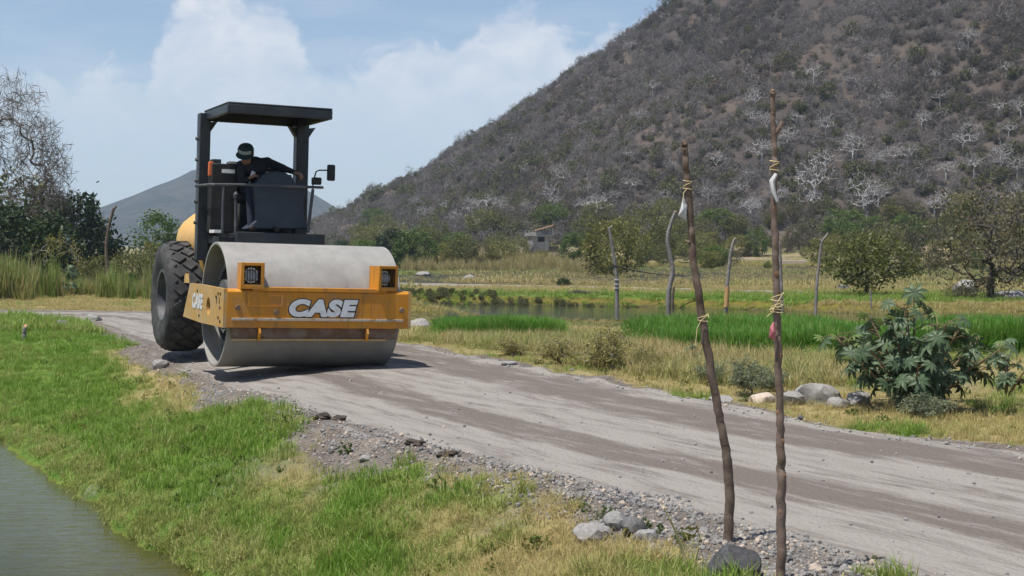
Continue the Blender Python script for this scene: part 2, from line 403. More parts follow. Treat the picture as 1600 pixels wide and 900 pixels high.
def band(c, wd): return n.ramp(n.math('ABSOLUTE', n.math('SUBTRACT', wob, c)), wd, wd * .45)
dk = n.math('MAXIMUM', n.math('MAXIMUM', band(.35, .10), band(.83, .16)), band(-.02, .10))
dk = n.math('ADD', n.math('MULTIPLY', dk, .5), n.math('MULTIPLY', n.math('SUBTRACT', st, .5), 2.4))
dk = n.math('ADD', dk, n.math('MULTIPLY', n.math('SUBTRACT', st2, .5), .7))
dk = n.math('ADD', dk, n.math('MULTIPLY', n.math('SUBTRACT', n.noise(n.scale(al, (.12, 11, 1)), 3, 4, .6), .5), .55))
dk = n.ramp(dk, -.18, .58)
roadc = n.mix(dk, (.295, .274, .25), (.15, .128, .112))
fine = n.noise(pos, 60, 4, .7)
roadc = n.mix(n.ramp(fine, .3, .75), n.mix(.22, roadc, (.08, .07, .065)), roadc)
vor = n('ShaderNodeTexVoronoi', i_0=pos); vor.inputs['Scale'].default_value = 34
grav = n.mix(n.ramp(vor.outputs[1], .2, .9), (.10, .085, .078), (.30, .28, .265))
soil = n.mix(n.ramp(n.noise(pos, 2.2, 6, .65), .35, .7), (.10, .083, .07), (.185, .158, .13))
soil = n.mix(n.math('MULTIPLY', n.ramp(n.noise(pos, 25, 5, .7), .4, .7), .6), soil, grav)
turf = n.mix(n.ramp(n.noise(pos, 1.4, 6, .7), .35, .65), (.19, .165, .062), (.28, .23, .115))
turf = n.mix(green, turf, n.mix(n.ramp(n.noise(pos, 3, 5, .7), .35, .7), (.06, .12, .018), (.13, .19, .035)))
turf = n.mix(straw, turf, (.30, .24, .12))
nearc = n.mix(n.ramp(n.math('ADD', bare, n.math('MULTIPLY', n.math('SUBTRACT', n.noise(pos, 9, 5, .7), .5), .5)), .35, .7), turf, soil)
fld = n.noise(n.scale(pos, (.35, 1, 1)), .12, 6, .62)
fieldc = n.mix(n.ramp(fld, .38, .58), (.25, .20, .11), (.11, .125, .035))
fieldc = n.mix(n.ramp(n.noise(pos, .35, 6, .7), .46, .62), fieldc, (.25, .20, .155))
nearc = n.mix(fieldm, nearc, fieldc)
hz = n('ShaderNodeSeparateXYZ', i_0=pos).outputs[2]
hillc = n.mix(n.ramp(n.noise(pos, .045, 6, .65), .4, .66), (.06, .051, .047), (.10, .08, .066))
hillc = n.mix(n.ramp(n.noise(pos, .16, 5, .65), .60, .72), hillc, (.13, .10, .08))
nearc = n.mix(n.ramp(hz, .8, 5), nearc, hillc)
nearc = n.mix(n.ramp(n.math('ADD', hz, n.math('MULTIPLY', n.noise(pos, 6, 4), .06)), ZP + .06, ZP), nearc, n.mix(n.ramp(hz, ZP - .12, ZP - .45), n.mix(n.ramp(n.noise(pos, 4, 5), .35, .65), (.15, .14, .02), (.12, .09, .03)), (.035, .04, .03)))  # olive pond bed; its colour darkens with depth, painting in light absorbed by water
c = n.mix(n.ramp(n.math('ADD', road, n.math('MULTIPLY', n.math('SUBTRACT', n.noise(pos, 5, 5, .7), .5), .5)), .4, .62), nearc, roadc)
n.put(b.inputs['Base Color'], c)
bumped(n, b, n.math('ADD', n.math('MULTIPLY', n.noise(pos, 22, 6, .7), .6), n.math('MULTIPLY', vor.outputs[0], .5)), .7, .03)

m, n, b = material('distant_hill', 1, 0, .1); M['far'] = m
pos = n('ShaderNodeNewGeometry').outputs['Position']
c = n.mix(n.ramp(n.noise(pos, .02, 9, .75), .38, .62), (.022, .032, .030), (.10, .088, .072))
n.put(b.inputs['Base Color'], n.mix(n.ramp(n.noise(pos, .09, 5, .75), .52, .66), c, (.018, .032, .018)))
bumped(n, b, n.noise(pos, .06, 6, .75), 1.0, 25)
def water(name, deep, rip):
    m, n, b = material(name, .06, 0, .5); pos = n('ShaderNodeNewGeometry').outputs['Position']
    n.put(b.inputs['Base Color'], deep + (1,)); b.inputs['IOR'].default_value = 1.33
    al = n.scale(pos, (1.1, 3.6, 1), (0, 0, R(-8)))
    bumped(n, b, n.math('ADD', n.noise(al, 2.6, 3, .5, .6), n.math('MULTIPLY', n.noise(al, 8, 2), .22)), rip, .03)
    tr = n('ShaderNodeBsdfTransparent', i_0=(.62, .60, .28, 1))
    fr = n('ShaderNodeFresnel'); fr.inputs[0].default_value = 1.33
    mx = n('ShaderNodeMixShader', i_0=n.ramp(fr.outputs[0], 0, .5), i_1=tr.outputs[0], i_2=b.outputs[0])
    n.put(m.node_tree.nodes['Material Output'].inputs[0], mx.outputs[0])
    return m
M['pond'] = water('pond_water', (.07, .08, .035), .35)
M['channel'] = water('channel_water', (.04, .05, .03), .12)

# ------------------------------------------------------------------ the ground sheet
def axis(segs):
    out = [segs[0][0]]
    for a, bb, s0, s1 in segs:
        t = a
        while t < bb - 1e-9:
            u = (t - a) / (bb - a); t += s0 * (s1 / s0) ** u; out.append(min(t, bb))
    return np.unique(np.round(np.array(out), 4))
xs = axis([(-6.5, 7.5, .1, .1), (7.5, 30, .1, 1.2), (30, 330, 1.2, 9), (330, 4500, 9, 600)])
xl = axis([(6.5, 30, .1, 1.2), (30, 200, 1.2, 9), (200, 4500, 9, 600)])
xs = np.concatenate([-xl[::-1], xs[1:]])
ys = axis([(-60, 5, 5, .3), (5, 9, .1, .1), (9, 24, .1, .14), (24, 70, .14, .6), (70, 130, .6, 2), (130, 700, 2, 9), (700, 6000, 9, 700)])
X, Y = np.meshgrid(xs, ys); X = X.ravel(); Y = Y.ravel()
Z = height(X, Y)
nx, ny = len(xs), len(ys)
I = np.arange(nx * ny).reshape(ny, nx)
Q = np.stack([I[:-1, :-1], I[:-1, 1:], I[1:, 1:], I[1:, :-1]], -1).reshape(-1, 4)
me = bpy.data.meshes.new('ground')
me.vertices.add(nx * ny); me.vertices.foreach_set('co', np.stack([X, Y, Z], 1).ravel())
me.loops.add(Q.size); me.loops.foreach_set('vertex_index', Q.ravel().astype(np.int32))
me.polygons.add(len(Q)); me.polygons.foreach_set('loop_start', np.arange(0, Q.size, 4, dtype=np.int32))
me.update(calc_edges=True); me.polygons.foreach_set('use_smooth', np.ones(len(Q), bool))
g_, s_, b_ = cover(X, Y)
droad = sdf(X, Y, ROAD)
dl, dr = polydist(X, Y, ROADL), polydist(X, Y, ROADR)
spur = sdf(X, Y, [G(*p, -.15) for p in [(540, 486), (690, 482), (692, 492), (600, 497)]])
trk = sdf(X, Y, TRACK)
rm = np.maximum.reduce([sstep(.25, -.15, droad), sstep(.8, -.5, spur), sstep(1.2, -1, trk)])
vv_ = np.where(droad < 1, dl / (dl + dr + 1e-6), .6)
fl_ = sstep(60, 68, Y) * (1 - g_ * .75)
for nm, ch in (('zone', (rm, g_, s_)), ('zone2', (vv_, b_, fl_))):
    at = me.color_attributes.new(nm, 'FLOAT_COLOR', 'POINT')
    at.data.foreach_set('color', np.stack([*ch, np.ones_like(X)], 1).ravel().astype(np.float32))
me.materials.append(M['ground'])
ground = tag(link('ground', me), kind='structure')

def sheet(name, poly, z, mat, grow=.6):
    P = np.array(poly); cx = P.mean(0)
    o = raw_mesh(name, [(x, y, z) for x, y in poly], [tuple(range(len(poly)))], mat)
    bm = bmesh.new(); bm.from_mesh(o); bmesh.ops.triangulate(bm, faces=bm.faces)
    for f in bm.faces:
        if f.normal.z < 0: f.normal_flip()
    bm.to_mesh(o); bm.free()
    return tag(link(name, o), kind='structure')
def outset(poly, d):
    P = np.array(poly); A = .5 * np.sum(P[:, 0] * np.roll(P[:, 1], -1) - np.roll(P[:, 0], -1) * P[:, 1]); sg = 1 if A > 0 else -1
    e = np.roll(P, -1, 0) - P; e /= np.linalg.norm(e, axis=1)[:, None]; nr = np.stack([e[:, 1], -e[:, 0]], 1) * sg; nv = nr + np.roll(nr, 1, 0); nv /= np.linalg.norm(nv, axis=1)[:, None]
    return [tuple(p) for p in P + nv * d]
sheet('pond_water', outset(POND, .45), ZP, M['pond']); sheet('channel_water', outset(CHAN, .7), ZC, M['channel'])

# far blue hill beyond the plain
D = 2300.
prof = [(-1500, 372), (-700, 345), (-200, 350), (60, 345), (145, 326), (200, 305), (250, 285), (300, 264), (350, 252), (400, 250), (440, 268), (490, 298), (540, 328), (620, 350), (760, 352), (900, 368), (1500, 375)]
px = np.linspace(-1500, 1500, 161); hh = np.interp(px, [p[0] for p in prof], [p[1] for p in prof])
hx = (px - 800) / FPX * D; hz_ = (383 - hh) / FPX * D
tt = np.concatenate([np.linspace(0, 1, 26), np.linspace(.95, -.1, 14)]); yy = np.concatenate([D - 420 + 420 * np.linspace(0, 1, 26), D + 300 * np.linspace(.1, 1, 14)])
HX, TT = np.meshgrid(hx, tt); HZ, YY = np.meshgrid(hz_, yy)
zz = HZ * np.clip(TT, -.1, 1) ** 1.0 + np.clip(TT, 0, 1) * (22 * fbm(HX, YY, 1 / 160, 4, 61) * (1.15 - TT) + 5 * fbm(HX, YY, 1 / 25, 2, 62)) - 3
I = np.arange(HX.size).reshape(HX.shape)
F = [tuple(q) for q in np.stack([I[:-1, :-1], I[:-1, 1:], I[1:, 1:], I[1:, :-1]], -1).reshape(-1, 4).tolist()]
tag(link('distant_hill', raw_mesh('distant_hill', np.stack([HX.ravel(), YY.ravel(), zz.ravel()], 1), F, M['far'], True)), kind='structure')
# ------------------------------------------------------------------ the road roller (local: x to its right-hand side seen from the front, -y forward, z up)
OX, OY, HEAD = -2.65, 18.2, R(24)
rr = empty('road_roller', (OX, OY, 0.0), rot=(0, R(1.7), HEAD))
tag(rr, 'yellow single-drum road roller with open black canopy working on the dirt road', 'road roller')
_Mi = (Matrix.Translation((OX, OY, 0)) @ Euler((0, R(1.7), HEAD)).to_matrix().to_4x4()).inverted()
def loc(px, py, ly):                                 # local x, z of a photo point lying in the plane local y = ly
    o = _Mi @ Vector((0, 0, CAMH)); d = _Mi.to_3x3() @ Vector(ray(px, py)); t = (ly - o.y) / d.y
    return (o.x + d.x * t, o.z + d.z * t)
# drum: open steel shell with inner discs
DR, DL = .755, 1.06
mb = MB()
mb.lathe([(-DL, DR), (DL, DR), (DL, DR - .035), (-DL, DR - .035)], 'x', 96, (0, 0, DR))
drum = mb.build('drum', M['drum'], rr, bevel=.006)
for s in (-1, 1):
    mb = MB(); mb.lathe([(s * (DL - .22), DR - .036), (s * (DL - .22), .30), (s * (DL - .10), .30), (s * (DL - .10), .05), (s * (DL - .16), .05), (s * (DL - .16), .26), (s * (DL - .26), .26), (s * (DL - .26), DR - .036)], 'x', 64, (0, 0, DR))
    mb.build('drum_disc', M['drum_in'], drum)
    mb = MB(); mb.lathe([(s * (DL - .215), .52), (s * (DL - .15), .52), (s * (DL - .15), .46), (s * (DL - .215), .46)], 'x', 64, (0, 0, DR)); mb.build('disc_ring', M['rim'], drum)
    for k in range(8):
        a = k * math.pi / 4; mb = MB(); mb.lathe([(s * (DL - .105), .001), (s * (DL - .07), .001), (s * (DL - .07), .022), (s * (DL - .105), .022)], 'x', 6, (0, .2 * math.cos(a), DR + .2 * math.sin(a))); mb.build('hub_bolt', M['rim'], drum)
# yoke frame: front beam, side plates, rear beam
FW, YF = 1.15, -.87
ZB, ZT = .515, .965
mb = MB(); mb.prism([(YF, ZB), (YF, ZT - .03), (YF + .03, ZT), (YF + .16, ZT), (YF + .16, ZT - .05), (YF + .05, ZT - .05), (YF + .05, ZB + .04), (YF + .14, ZB + .04), (YF + .14, ZB), (YF, ZB)][:-1], 'x', -FW + .035, FW - .035)
fb = mb.build('front_beam', M['yellow'], rr, bevel=.008)
mb = MB(); mb.box((-FW + .34, YF - .012, ZT - .022), (FW - .32, YF + .12, ZT + .028)); mb.build('beam_lip', M['yellow'], fb, bevel=.006)
mb = MB(); mb.box((-FW + .10, YF - .010, ZB + .085), (FW - .10, YF + .002, ZB + .115)); mb.build('scuffed_strip', worn('scuffed_strip', (.45, .40, .33), (.30, .18, .06), 14, .6), fb, bevel=.003)
mb = MB()
for x in (-.86, -.46): mb.box((x - .012, YF - .011, ZT - .20), (x + .012, YF + .001, ZT - .05))
mb.box((-.85, YF - .010, ZT - .20), (-.47, YF + .001, ZT - .185)); mb.box((-.85, YF - .010, ZT - .075), (-.47, YF + .001, ZT - .06))
mb.build('recess_frame', M['yellow'], fb)
for x, z in ((-.98, .75), (-.52, .70), (1.03, .74)):
    mb = MB(); mb.lathe([(YF - .016, .001), (YF - .016, .028), (YF + .002, .034), (YF + .002, .001)], 'y', 16, (x, 0, z)); mb.build('bolt', M['rusty'], fb)
def lettering(name, body, size, offset, mat, parent, loc_, rot, depth):
    cu = bpy.data.curves.new(name, 'FONT'); cu.body = body; cu.size = size; cu.shear = .22; cu.offset = offset; cu.extrude = depth
    cu.align_x = 'CENTER'; cu.align_y = 'CENTER'; cu.space_character = 1.13; cu.resolution_u = 6
    to = bpy.data.objects.new(name, cu); col.objects.link(to)
    bpy.context.view_layer.update()
    me = bpy.data.meshes.new_from_object(to.evaluated_get(bpy.context.evaluated_depsgraph_get()))
    bpy.data.objects.remove(to); me.materials.clear(); me.materials.append(mat)
    o = link(name, me, parent); o.location = loc_; o.rotation_euler = rot
    return o
lx, lz = loc(501, 483, YF)
for nm, off, mt, dp, dy in (('lettering_outline', .030, 'decal_edge', .0015, -.004), ('lettering', .0185, 'decal', .0015, -.008)):
    o = lettering(nm, 'CASE', .27, off, M[mt], fb, (lx, YF + dy, lz), (R(90), 0, 0), dp); o.scale = (1.17, .93, 1)
# scraper beam under the front beam
mb = MB(); mb.box((-FW + .12, YF + .06, ZB - .135), (FW - .16, YF + .13, ZB + .005)); sb = mb.build('scraper_beam', M['rusty'], rr, bevel=.006)
mb = MB(); mb.box((-FW + .12, YF + .035, ZB - .15), (FW - .3, YF + .075, ZB - .13)); mb.build('scraper_blade', M['yellow_faded'], sb)
for x in (-.72, .60):
    mb = MB(); mb.prism([(YF + .0, ZB + .0), (YF - .03, ZB - .06), (YF + .02, ZB - .16), (YF + .07, ZB - .12), (YF + .07, ZB)], 'x', x - .012, x + .012); mb.build('scraper_bracket', M['yellow'], sb)
    mb = MB(); mb.box((x + .02, YF + .03, ZB - .10), (x + .10, YF + .06, ZB - .01)); mb.build('scraper_stop', M['rusty'], sb)
# side plates with a round hole
def side(s):
    pl = MB(); YB = 1.40; hc, hr = (-.08, .735), .105; K = 28
    out = [(YF + .002, ZB), (YF + .002, ZT), (.35, ZT + .02), (YB, ZT + .02), (YB, ZB + .03), (.35, ZB)]
    x0, x1 = s * FW, s * (FW - .04)
    pts = []
    for k in range(K):                               # ring of quads from the hole to the outline
        a = 2 * math.pi * k / K; d = (math.cos(a), math.sin(a)); best = 9
        for (ax, az), (bx, bz) in zip(out, out[1:] + out[:1]):
            ex, ez = bx - ax, bz - az; den = d[0] * ez - d[1] * ex
            if abs(den) < 1e-9: continue
            t = ((ax - hc[0]) * ez - (az - hc[1]) * ex) / den; u = ((ax - hc[0]) * d[1] - (az - hc[1]) * d[0]) / den
            if t > 0 and -1e-6 <= u <= 1 + 1e-6: best = min(best, t)
        pts.append(((hc[0] + d[0] * hr, hc[1] + d[1] * hr), (hc[0] + d[0] * best, hc[1] + d[1] * best)))
    for c in out:                                    # snap nearest ring point to each corner
        k = min(range(K), key=lambda i: (pts[i][1][0] - c[0]) ** 2 + (pts[i][1][1] - c[1]) ** 2); pts[k] = (pts[k][0], c)
    vs = []
    for (hi_, oo) in pts: vs += [(x0, *hi_), (x0, *oo), (x1, *hi_), (x1, *oo)]
    fs = []
    for k in range(K):
        a, b_ = 4 * k, 4 * ((k + 1) % K)
        fs += [(a, b_, b_ + 1, a + 1), (a + 2, a + 3, b_ + 3, b_ + 2), (a, a + 2, b_ + 2, b_), (a + 1, b_ + 1, b_ + 3, a + 3)]
    pl.add(vs, fs); o = pl.build('side_plate', M['yellow_faded'], rr, smooth=False)
    t = MB(); t.lathe([(x0 - s * .07, .0005), (x0 - s * .07, hr + .02), (x1 - s * .05, hr + .02), (x1 - s * .05, .0005)], 'x', 24, (0, hc[0], hc[1])); t.build('axle_cover', M['yellow'], o)
    for y, z in ((-.72, .90), (-.60, .90), (-.72, .58), (-.62, .62), (-.70, .74), (-.5, .86), (.42, .60), (.55, .90)):
        q = MB(); q.lathe([(x0 - s * .004, .001), (x0 + s * .008, .001), (x0 + s * .008, .018), (x0 - s * .004, .022)], 'x', 8, (0, y, z)); q.build('bolt', M['black'], o)
    for y in (-.66, -.53):
        q = MB(); q.box((min(x0, x0 + s * .004), y - .012, .78), (max(x0, x0 + s * .004), y + .012, .86)); q.build('slot', M['black'], o)
    q = MB(); q.prism([(YB - .16, ZT + .018), (YB - .02, ZT + .018), (YB - .04, ZT + .12), (YB - .11, ZT + .14)], 'x', min(x0, x1), max(x0, x1)); q.build('lifting_lug', M['yellow_faded'], o)
    return o
pl_l = side(-1); pl_r = side(1)
o = lettering('lettering', 'CASE', .235, .013, M['decal'], pl_l, (-FW - .004, .55, .765), (R(90), 0, R(-90)), .001); o.scale.x = 1.0
mb = MB(); mb.box((-FW + .04, 1.06, ZB + .06), (FW - .04, 1.20, ZT)); mb.build('rear_beam', M['yellow'], rr, bevel=.01)
# caged headlights on the beam
for s, (pxl, pxr, pyt, pyb), yaw in ((-1, (376, 411, 416, 456), 0), (1, (582, 621, 419, 462), R(16))):
    x0, zt = loc(pxl, pyt, YF + .02); x1, zb = loc(pxr, pyb, YF + .02); cx = (x0 + x1) / 2; hw = .135; zb = ZT + .005; zt = zb + .30
    h = empty('headlight', (cx, YF + .09, zb)); h.parent = rr; h.rotation_euler = (0, 0, yaw)
    hd = MB(); t = .018; d = .20
    for lo, hi in (((-hw, -.10, 0), (-hw + t, d - .1, .30)), ((hw - t, -.10, 0), (hw, d - .1, .30)), ((-hw + t, -.10, .30 - t), (hw - t, d - .1, .30)), ((-hw + t, -.10, 0), (hw - t, d - .1, t * 2.2)), ((-hw + t, d - .12, t * 2.2), (hw - t, d - .1, .30 - t))): hd.box(lo, hi)
    bx = hd.build('housing', M['yellow'], h)
    hd = MB(); hd.box((-hw - .004, -.115, -.004), (-hw + .035, -.096, .305)); hd.box((hw - .035, -.115, -.004), (hw + .004, -.096, .305)); hd.box((-hw + .035, -.114, .268), (hw - .035, -.096, .304)); hd.box((-hw + .035, -.114, -.003), (hw - .035, -.096, .045)); hd.build('bezel', M['yellow'], h, bevel=.004)
    ls = MB(); ls.lathe([(-.03, .001), (-.05, .04), (-.035, .078), (.04, .07), (.05, .001)], 'y', 24, (0, .0, .155)); ls.build('lens', M['glass'], h)
    ls = MB(); ls.lathe([(.045, .001), (-.02, .088), (-.03, .088), (-.03, .079), (.03, .001)], 'y', 24, (0, .0, .155)); ls.build('reflector', M['chrome'], h)
    g = MB()
    for k in range(7): xx = -hw + .04 + k * (2 * hw - .08) / 6; g.tube([(xx, -.105, .04), (xx, -.105, .275)], .0045, 6)
    for zz_ in (.10, .21): g.tube([(-hw + .03, -.101, zz_), (hw - .03, -.101, zz_)], .004, 6)
    g.build('grille', M['black'], h)
    g = MB(); g.box((-.10, -.06, -.05), (.10, .04, 0)); g.build('bracket', M['rusty'], h)
# wheels with diamond tread
TY, TR, TW = 3.05, .765, .58
def wheel(s):
    wx = s * .86
    wh = empty('wheel', (wx, TY, TR - .005)); wh.parent = rr
    hwid = TW / 2
    pr = [(-hwid * .86, .36), (-hwid * 1.0, .47), (-hwid * 1.04, .58), (-hwid * .97, .685), (-hwid * .80, .73), (-hwid * .4, .744), (0, .748), (hwid * .4, .744), (hwid * .80, .73), (hwid * .97, .685), (hwid * 1.04, .58), (hwid * 1.0, .47), (hwid * .86, .36)]
    t = MB(); t.lathe(pr, 'x', 72); ty = t.build('tyre', M['rubber'], wh, angle=50)
    b_ = MB(); K = 20
    for row in range(-2, 3):
        for k in range(K):
            a0 = (k + (.5 if row % 2 else 0)) * 2 * math.pi / K; xc = row * .14
            ha, hx_ = .132, .118
            vs = []
            for lift, sh in ((-.03, .97), (.028, .82)):
                for da, dx in ((ha * sh, 0), (0, hx_ * sh), (-ha * sh, 0), (0, -hx_ * sh)):
                    xx = max(-hwid * .99, min(hwid * .99, xc + dx)); rr_ = .748 - .10 * (abs(xx) / hwid) ** 5 + lift
                    vs.append((xx, rr_ * math.cos(a0 + da), rr_ * math.sin(a0 + da)))
            b_.add(vs, [(0, 1, 2, 3), (4, 5, 6, 7), (0, 1, 5, 4), (1, 2, 6, 5), (2, 3, 7, 6), (3, 0, 4, 7)])
    b_.build('tread', M['rubber'], ty, smooth=False)
    t = MB(); o_ = s
    t.lathe([(o_ * hwid * .84, .375), (o_ * hwid * .90, .375), (o_ * hwid * .90, .335), (o_ * .10, .31), (o_ * .02, .27), (o_ * .02, .001), (-o_ * .05, .001), (-o_ * .05, .375)], 'x', 48); rm_ = t.build('rim', M['rim'], wh)
    t = MB()
    for k in range(8):
        a = k * math.pi / 4; t.lathe([(o_ * .015, .001), (o_ * .05, .001), (o_ * .05, .018), (o_ * .015, .018)], 'x', 6, (0, .17 * math.cos(a), .17 * math.sin(a)))
    t.lathe([(o_ * .02, .001), (o_ * .11, .001), (o_ * .10, .10), (o_ * .02, .11)], 'x', 24); t.build('hub', M['rusty'], rm_)
wheel(-1); wheel(1)
# articulation joint, chassis and engine hood
mb = MB(); mb.box((-.30, 1.2, .55), (.30, 1.75, .95)); mb.box((-.46, 1.7, .50), (.46, 4.2, 1.0)); mb.tube([(-.62, TY, TR), (.62, TY, TR)], .13, 16); mb.build('chassis', M['black'], rr, bevel=.015)
mb = MB()
hw_ = -loc(277, 368, 3.7)[0]; hq = [(hw_, loc(277, 372, 2.5)[1]), (hw_ - .03, loc(282, 356, 2.5)[1]), (hw_ - .10, loc(290, 344, 2.5)[1]), (hw_ - .24, loc(304, 331, 2.5)[1]), (hw_ - .42, loc(318, 322, 2.5)[1])]
hp = [(-hw_ + .12, .98), (-hw_ + .02, hq[0][1] - .12)] + [(-x, z) for x, z in hq] + hq[::-1] + [(hw_ - .02, hq[0][1] - .12), (hw_ - .12, .98)]
mb.prism(hp, 'y', 2.36, 3.8); hood = mb.build('engine_hood', worn('hood_paint', (.62, .36, .10), (.66, .42, .16), 4, .5), rr, bevel=.03, angle=50)
mb = MB(); mb.prism([(x * .93, z - .10) for x, z in hp], 'y', 2.33, 2.37); mb.build('hood_bulkhead', M['black'], hood)
mb = MB(); mb.tube([(.5, 3.4, 1.85), (.5, 3.4, 2.12), (.5, 3.5, 2.18)], .045, 12); mb.build('exhaust_pipe', M['rusty'], hood)
# platform
YPF = 1.02
pxl, zt = loc(371, 362, YPF); pxr, _ = loc(508, 362, YPF); _, zb = loc(440, 384, YPF)
PZ = zt
mb = MB(); mb.box((pxl, YPF, zb), (pxr, YPF + .05, zt)); mb.box((pxl + .03, YPF + .05, zt - .05), (pxr - .03, 2.28, zt - .01)); mb.box((pxl + .03, YPF + .05, zb - .05), (pxl + .09, 2.28, zt - .05)); mb.box((pxr - .09, YPF + .05, zb - .05), (pxr - .03, 2.28, zt - .05))
plat = mb.build('platform', M['dark'], rr, bevel=.006)
mb = MB(); mb.box((-.3, 1.25, .95), (.3, 1.7, zb)); mb.build('platform_mount', M['black'], plat)
px0, _ = loc(330, 365, 1.75)
mb = MB(); mb.box((px0, 1.30, zb + .01), (pxl + .025, 2.2, zt - .06)); mb.build('step_plate', M['dark'], plat, bevel=.006)
# two-post canopy frame
YPOST = 2.02
roof = empty('canopy', (0, YPOST, PZ)); roof.parent = rr
xl0, ztop = loc(311, 164, YPOST); xl1, _ = loc(328, 164, YPOST); xr0, _ = loc(462, 186, YPOST); xr1, ztr = loc(481, 186, YPOST)
_, zpl = loc(318, 378, YPOST)
ZR = loc(356, 158, .72)[1]
def inroof(lo, hi): return (lo[0], lo[1] - YPOST, lo[2] - PZ), (hi[0], hi[1] - YPOST, hi[2] - PZ)
for a, b_, zl in ((xl0, xl1, zpl - .25), (xr0, xr1, PZ - .05)):
    mb = MB(); mb.box(*inroof((a, YPOST - .09, zl), (b_, YPOST + .09, ZR - .05))); mb.build('post', M['dark'], roof, bevel=.01)
for k in range(5):
    mb = MB(); zz_ = PZ + .12 + k * .28; mb.lathe([(xl0 - .035, .001), (xl0 - .035, .022), (xl0 + .002, .026), (xl0 + .002, .001)], 'x', 8, (0, 0, zz_ - PZ)); mb.build('bolt', M['rim'], roof)
xf0 = loc(356, 170, .72)[0]; xf1 = loc(520, 176, .72)[0]
zbm = loc(400, 179, .72)[1]
mb = MB(); v = []
x_a, x_b = min(xf0, xl0 + .02), max(xf1, xr1)
mb.box(*inroof((xf0, .72, ZR - .025), (xf1, YPOST + .1, ZR)))
mb.box(*inroof((xf0, .72, zbm), (xf1, .76, ZR - .025))); mb.box(*inroof((xf0, YPOST + .06, zbm), (xf1, YPOST + .10, ZR - .025)))
mb.box(*inroof((xf0, .76, zbm), (xf0 + .04, YPOST + .06, ZR - .025))); mb.box(*inroof((xf1 - .04, .76, zbm), (xf1, YPOST + .06, ZR - .025)))
for yy_ in (1.1, 1.5): mb.box(*inroof((xf0 + .04, yy_, ZR - .07), (xf1 - .04, yy_ + .04, ZR - .025)))
mb.build('roof', M['dark'], roof, bevel=.012)
for x, sg in ((xl1, 1), (xr1, 1), (xr0, -1)):
    mb = MB(); mb.prism([(x, zbm - .02 - PZ), (x + sg * .10, zbm - .005 - PZ), (x, zbm - .16 - PZ)], 'y', -.05, .05); mb.build('gusset', M['dark'], roof)
# console, seat, rails, mirror
YC = 1.22
c0, _ = loc(398, 300, YC); c1, _ = loc(475, 300, YC); zc0 = PZ - .015
cp = [(384, 358), (488, 358), (477, 346), (474, 320), (477, 300), (479, 289), (462, 287), (458, 278), (446, 269), (428, 267), (413, 272), (404, 282), (400, 289), (397, 291), (399, 318), (400, 345)]
mb = MB(); mb.prism([loc(x, y, YC) for x, y in cp], 'y', YC, YC + .30); con = mb.build('console', M['console'], rr, bevel=.02, angle=30)
mb = MB(); x_, z_ = loc(437, 276, YC); mb.box((x_ - .18, YC + .05, z_ - .03), (x_ + .18, YC + .24, z_ + .035)); mb.build('dash_cover', M['black'], con, bevel=.015)
mb = MB(); x_, z_ = loc(437, 262, YC + .40)
mb.lathe([(.0, .205), (.012, .217), (.0, .229), (-.012, .217)], 'z', 32, (x_, YC + .42, z_ - .04)); mb.tube([(x_, YC + .42, z_ - .04), (x_, YC + .30, z_ - .35)], .02, 8)
for a in (0, 2.1, 4.2): mb.tube([(x_, YC + .42, z_ - .04), (x_ + .21 * math.cos(a), YC + .42 + .21 * math.sin(a), z_ - .04)], .01, 6)
mb.build('steering_wheel', M['black'], con)
sx_, _ = loc(392, 300, 1.86)
seat = empty('seat', (sx_, 1.88, PZ)); seat.parent = rr
mb = MB(); mb.box((-.26, -.25, .40), (.26, .25, .52)); mb.build('cushion', M['black'], seat, bevel=.04)
mb = MB(); mb.box((-.25, .20, .52), (.25, .32, 1.02), Matrix.Rotation(R(-8), 4, 'X')); mb.build('backrest', M['black'], seat, bevel=.04)
mb = MB(); mb.box((-.18, -.18, -.01), (.18, .18, .40)); mb.build('pedestal', M['dark'], seat, bevel=.01)
# control box beside the seat with label and lever
b0, bt = loc(331, 251, 1.62); b1, bb = loc(371, 292, 1.62)
mb = MB(); mb.box((b0, 1.62, PZ - .005), (b1, 1.86, bt - .03)); cb = mb.build('control_box', M['black'], rr, bevel=.015)
mb = MB(); q0, qt = loc(347, 264, 1.61); q1, qb = loc(367, 271, 1.61); mb.box((q0, 1.612, qb), (q1, 1.62, qt)); mb.build('label_plate', M['label'], cb)
mb = MB(); q0, qt = loc(328, 252, 1.60); q1, qb = loc(335, 275, 1.60); mb.box((q0, 1.63, qb), (q1 - .005, 1.72, qt)); mb.build('warning_light', M['orange'], cb, bevel=.01)
mb = MB(); q0, qt = loc(330, 248, 1.66); q1, _ = loc(346, 250, 1.66); mb.box((q0 + .02, 1.66, bt - .035), (q1, 1.82, qt)); mb.build('lid', M['dark'], cb, bevel=.01)
mb = MB(); p0 = loc(390, 283, 1.5); p1 = loc(396, 268, 1.5); mb.tube([(p0[0], 1.52, p0[1] - .3), (p0[0], 1.5, p0[1]), (p1[0], 1.48, p1[1])], [.012, .014, .03], 8); mb.build('control_lever', M['label'], rr)
mb = MB(); YRL = 1.10
r0 = loc(327, 288, YRL); r1 = loc(398, 289, YRL); r2 = loc(474, 292, YRL); r3 = loc(505, 293, YRL); v0 = loc(349, 290, YRL); zf = PZ - .02
mb.tube([(r0[0], YPOST - .1, r0[1] + .01), (r0[0] + .02, YRL + .06, r0[1]), (r0[0] + .06, YRL, r0[1]), (r1[0], YRL, r1[1]), (r2[0], YRL, r2[1]), (r3[0], YRL, r3[1])], .019, 8)
mb.tube([(v0[0], YRL, zf), (v0[0], YRL, v0[1])], .017, 8)
m0 = loc(481, 360, YRL); m1 = loc(489, 296, YRL)
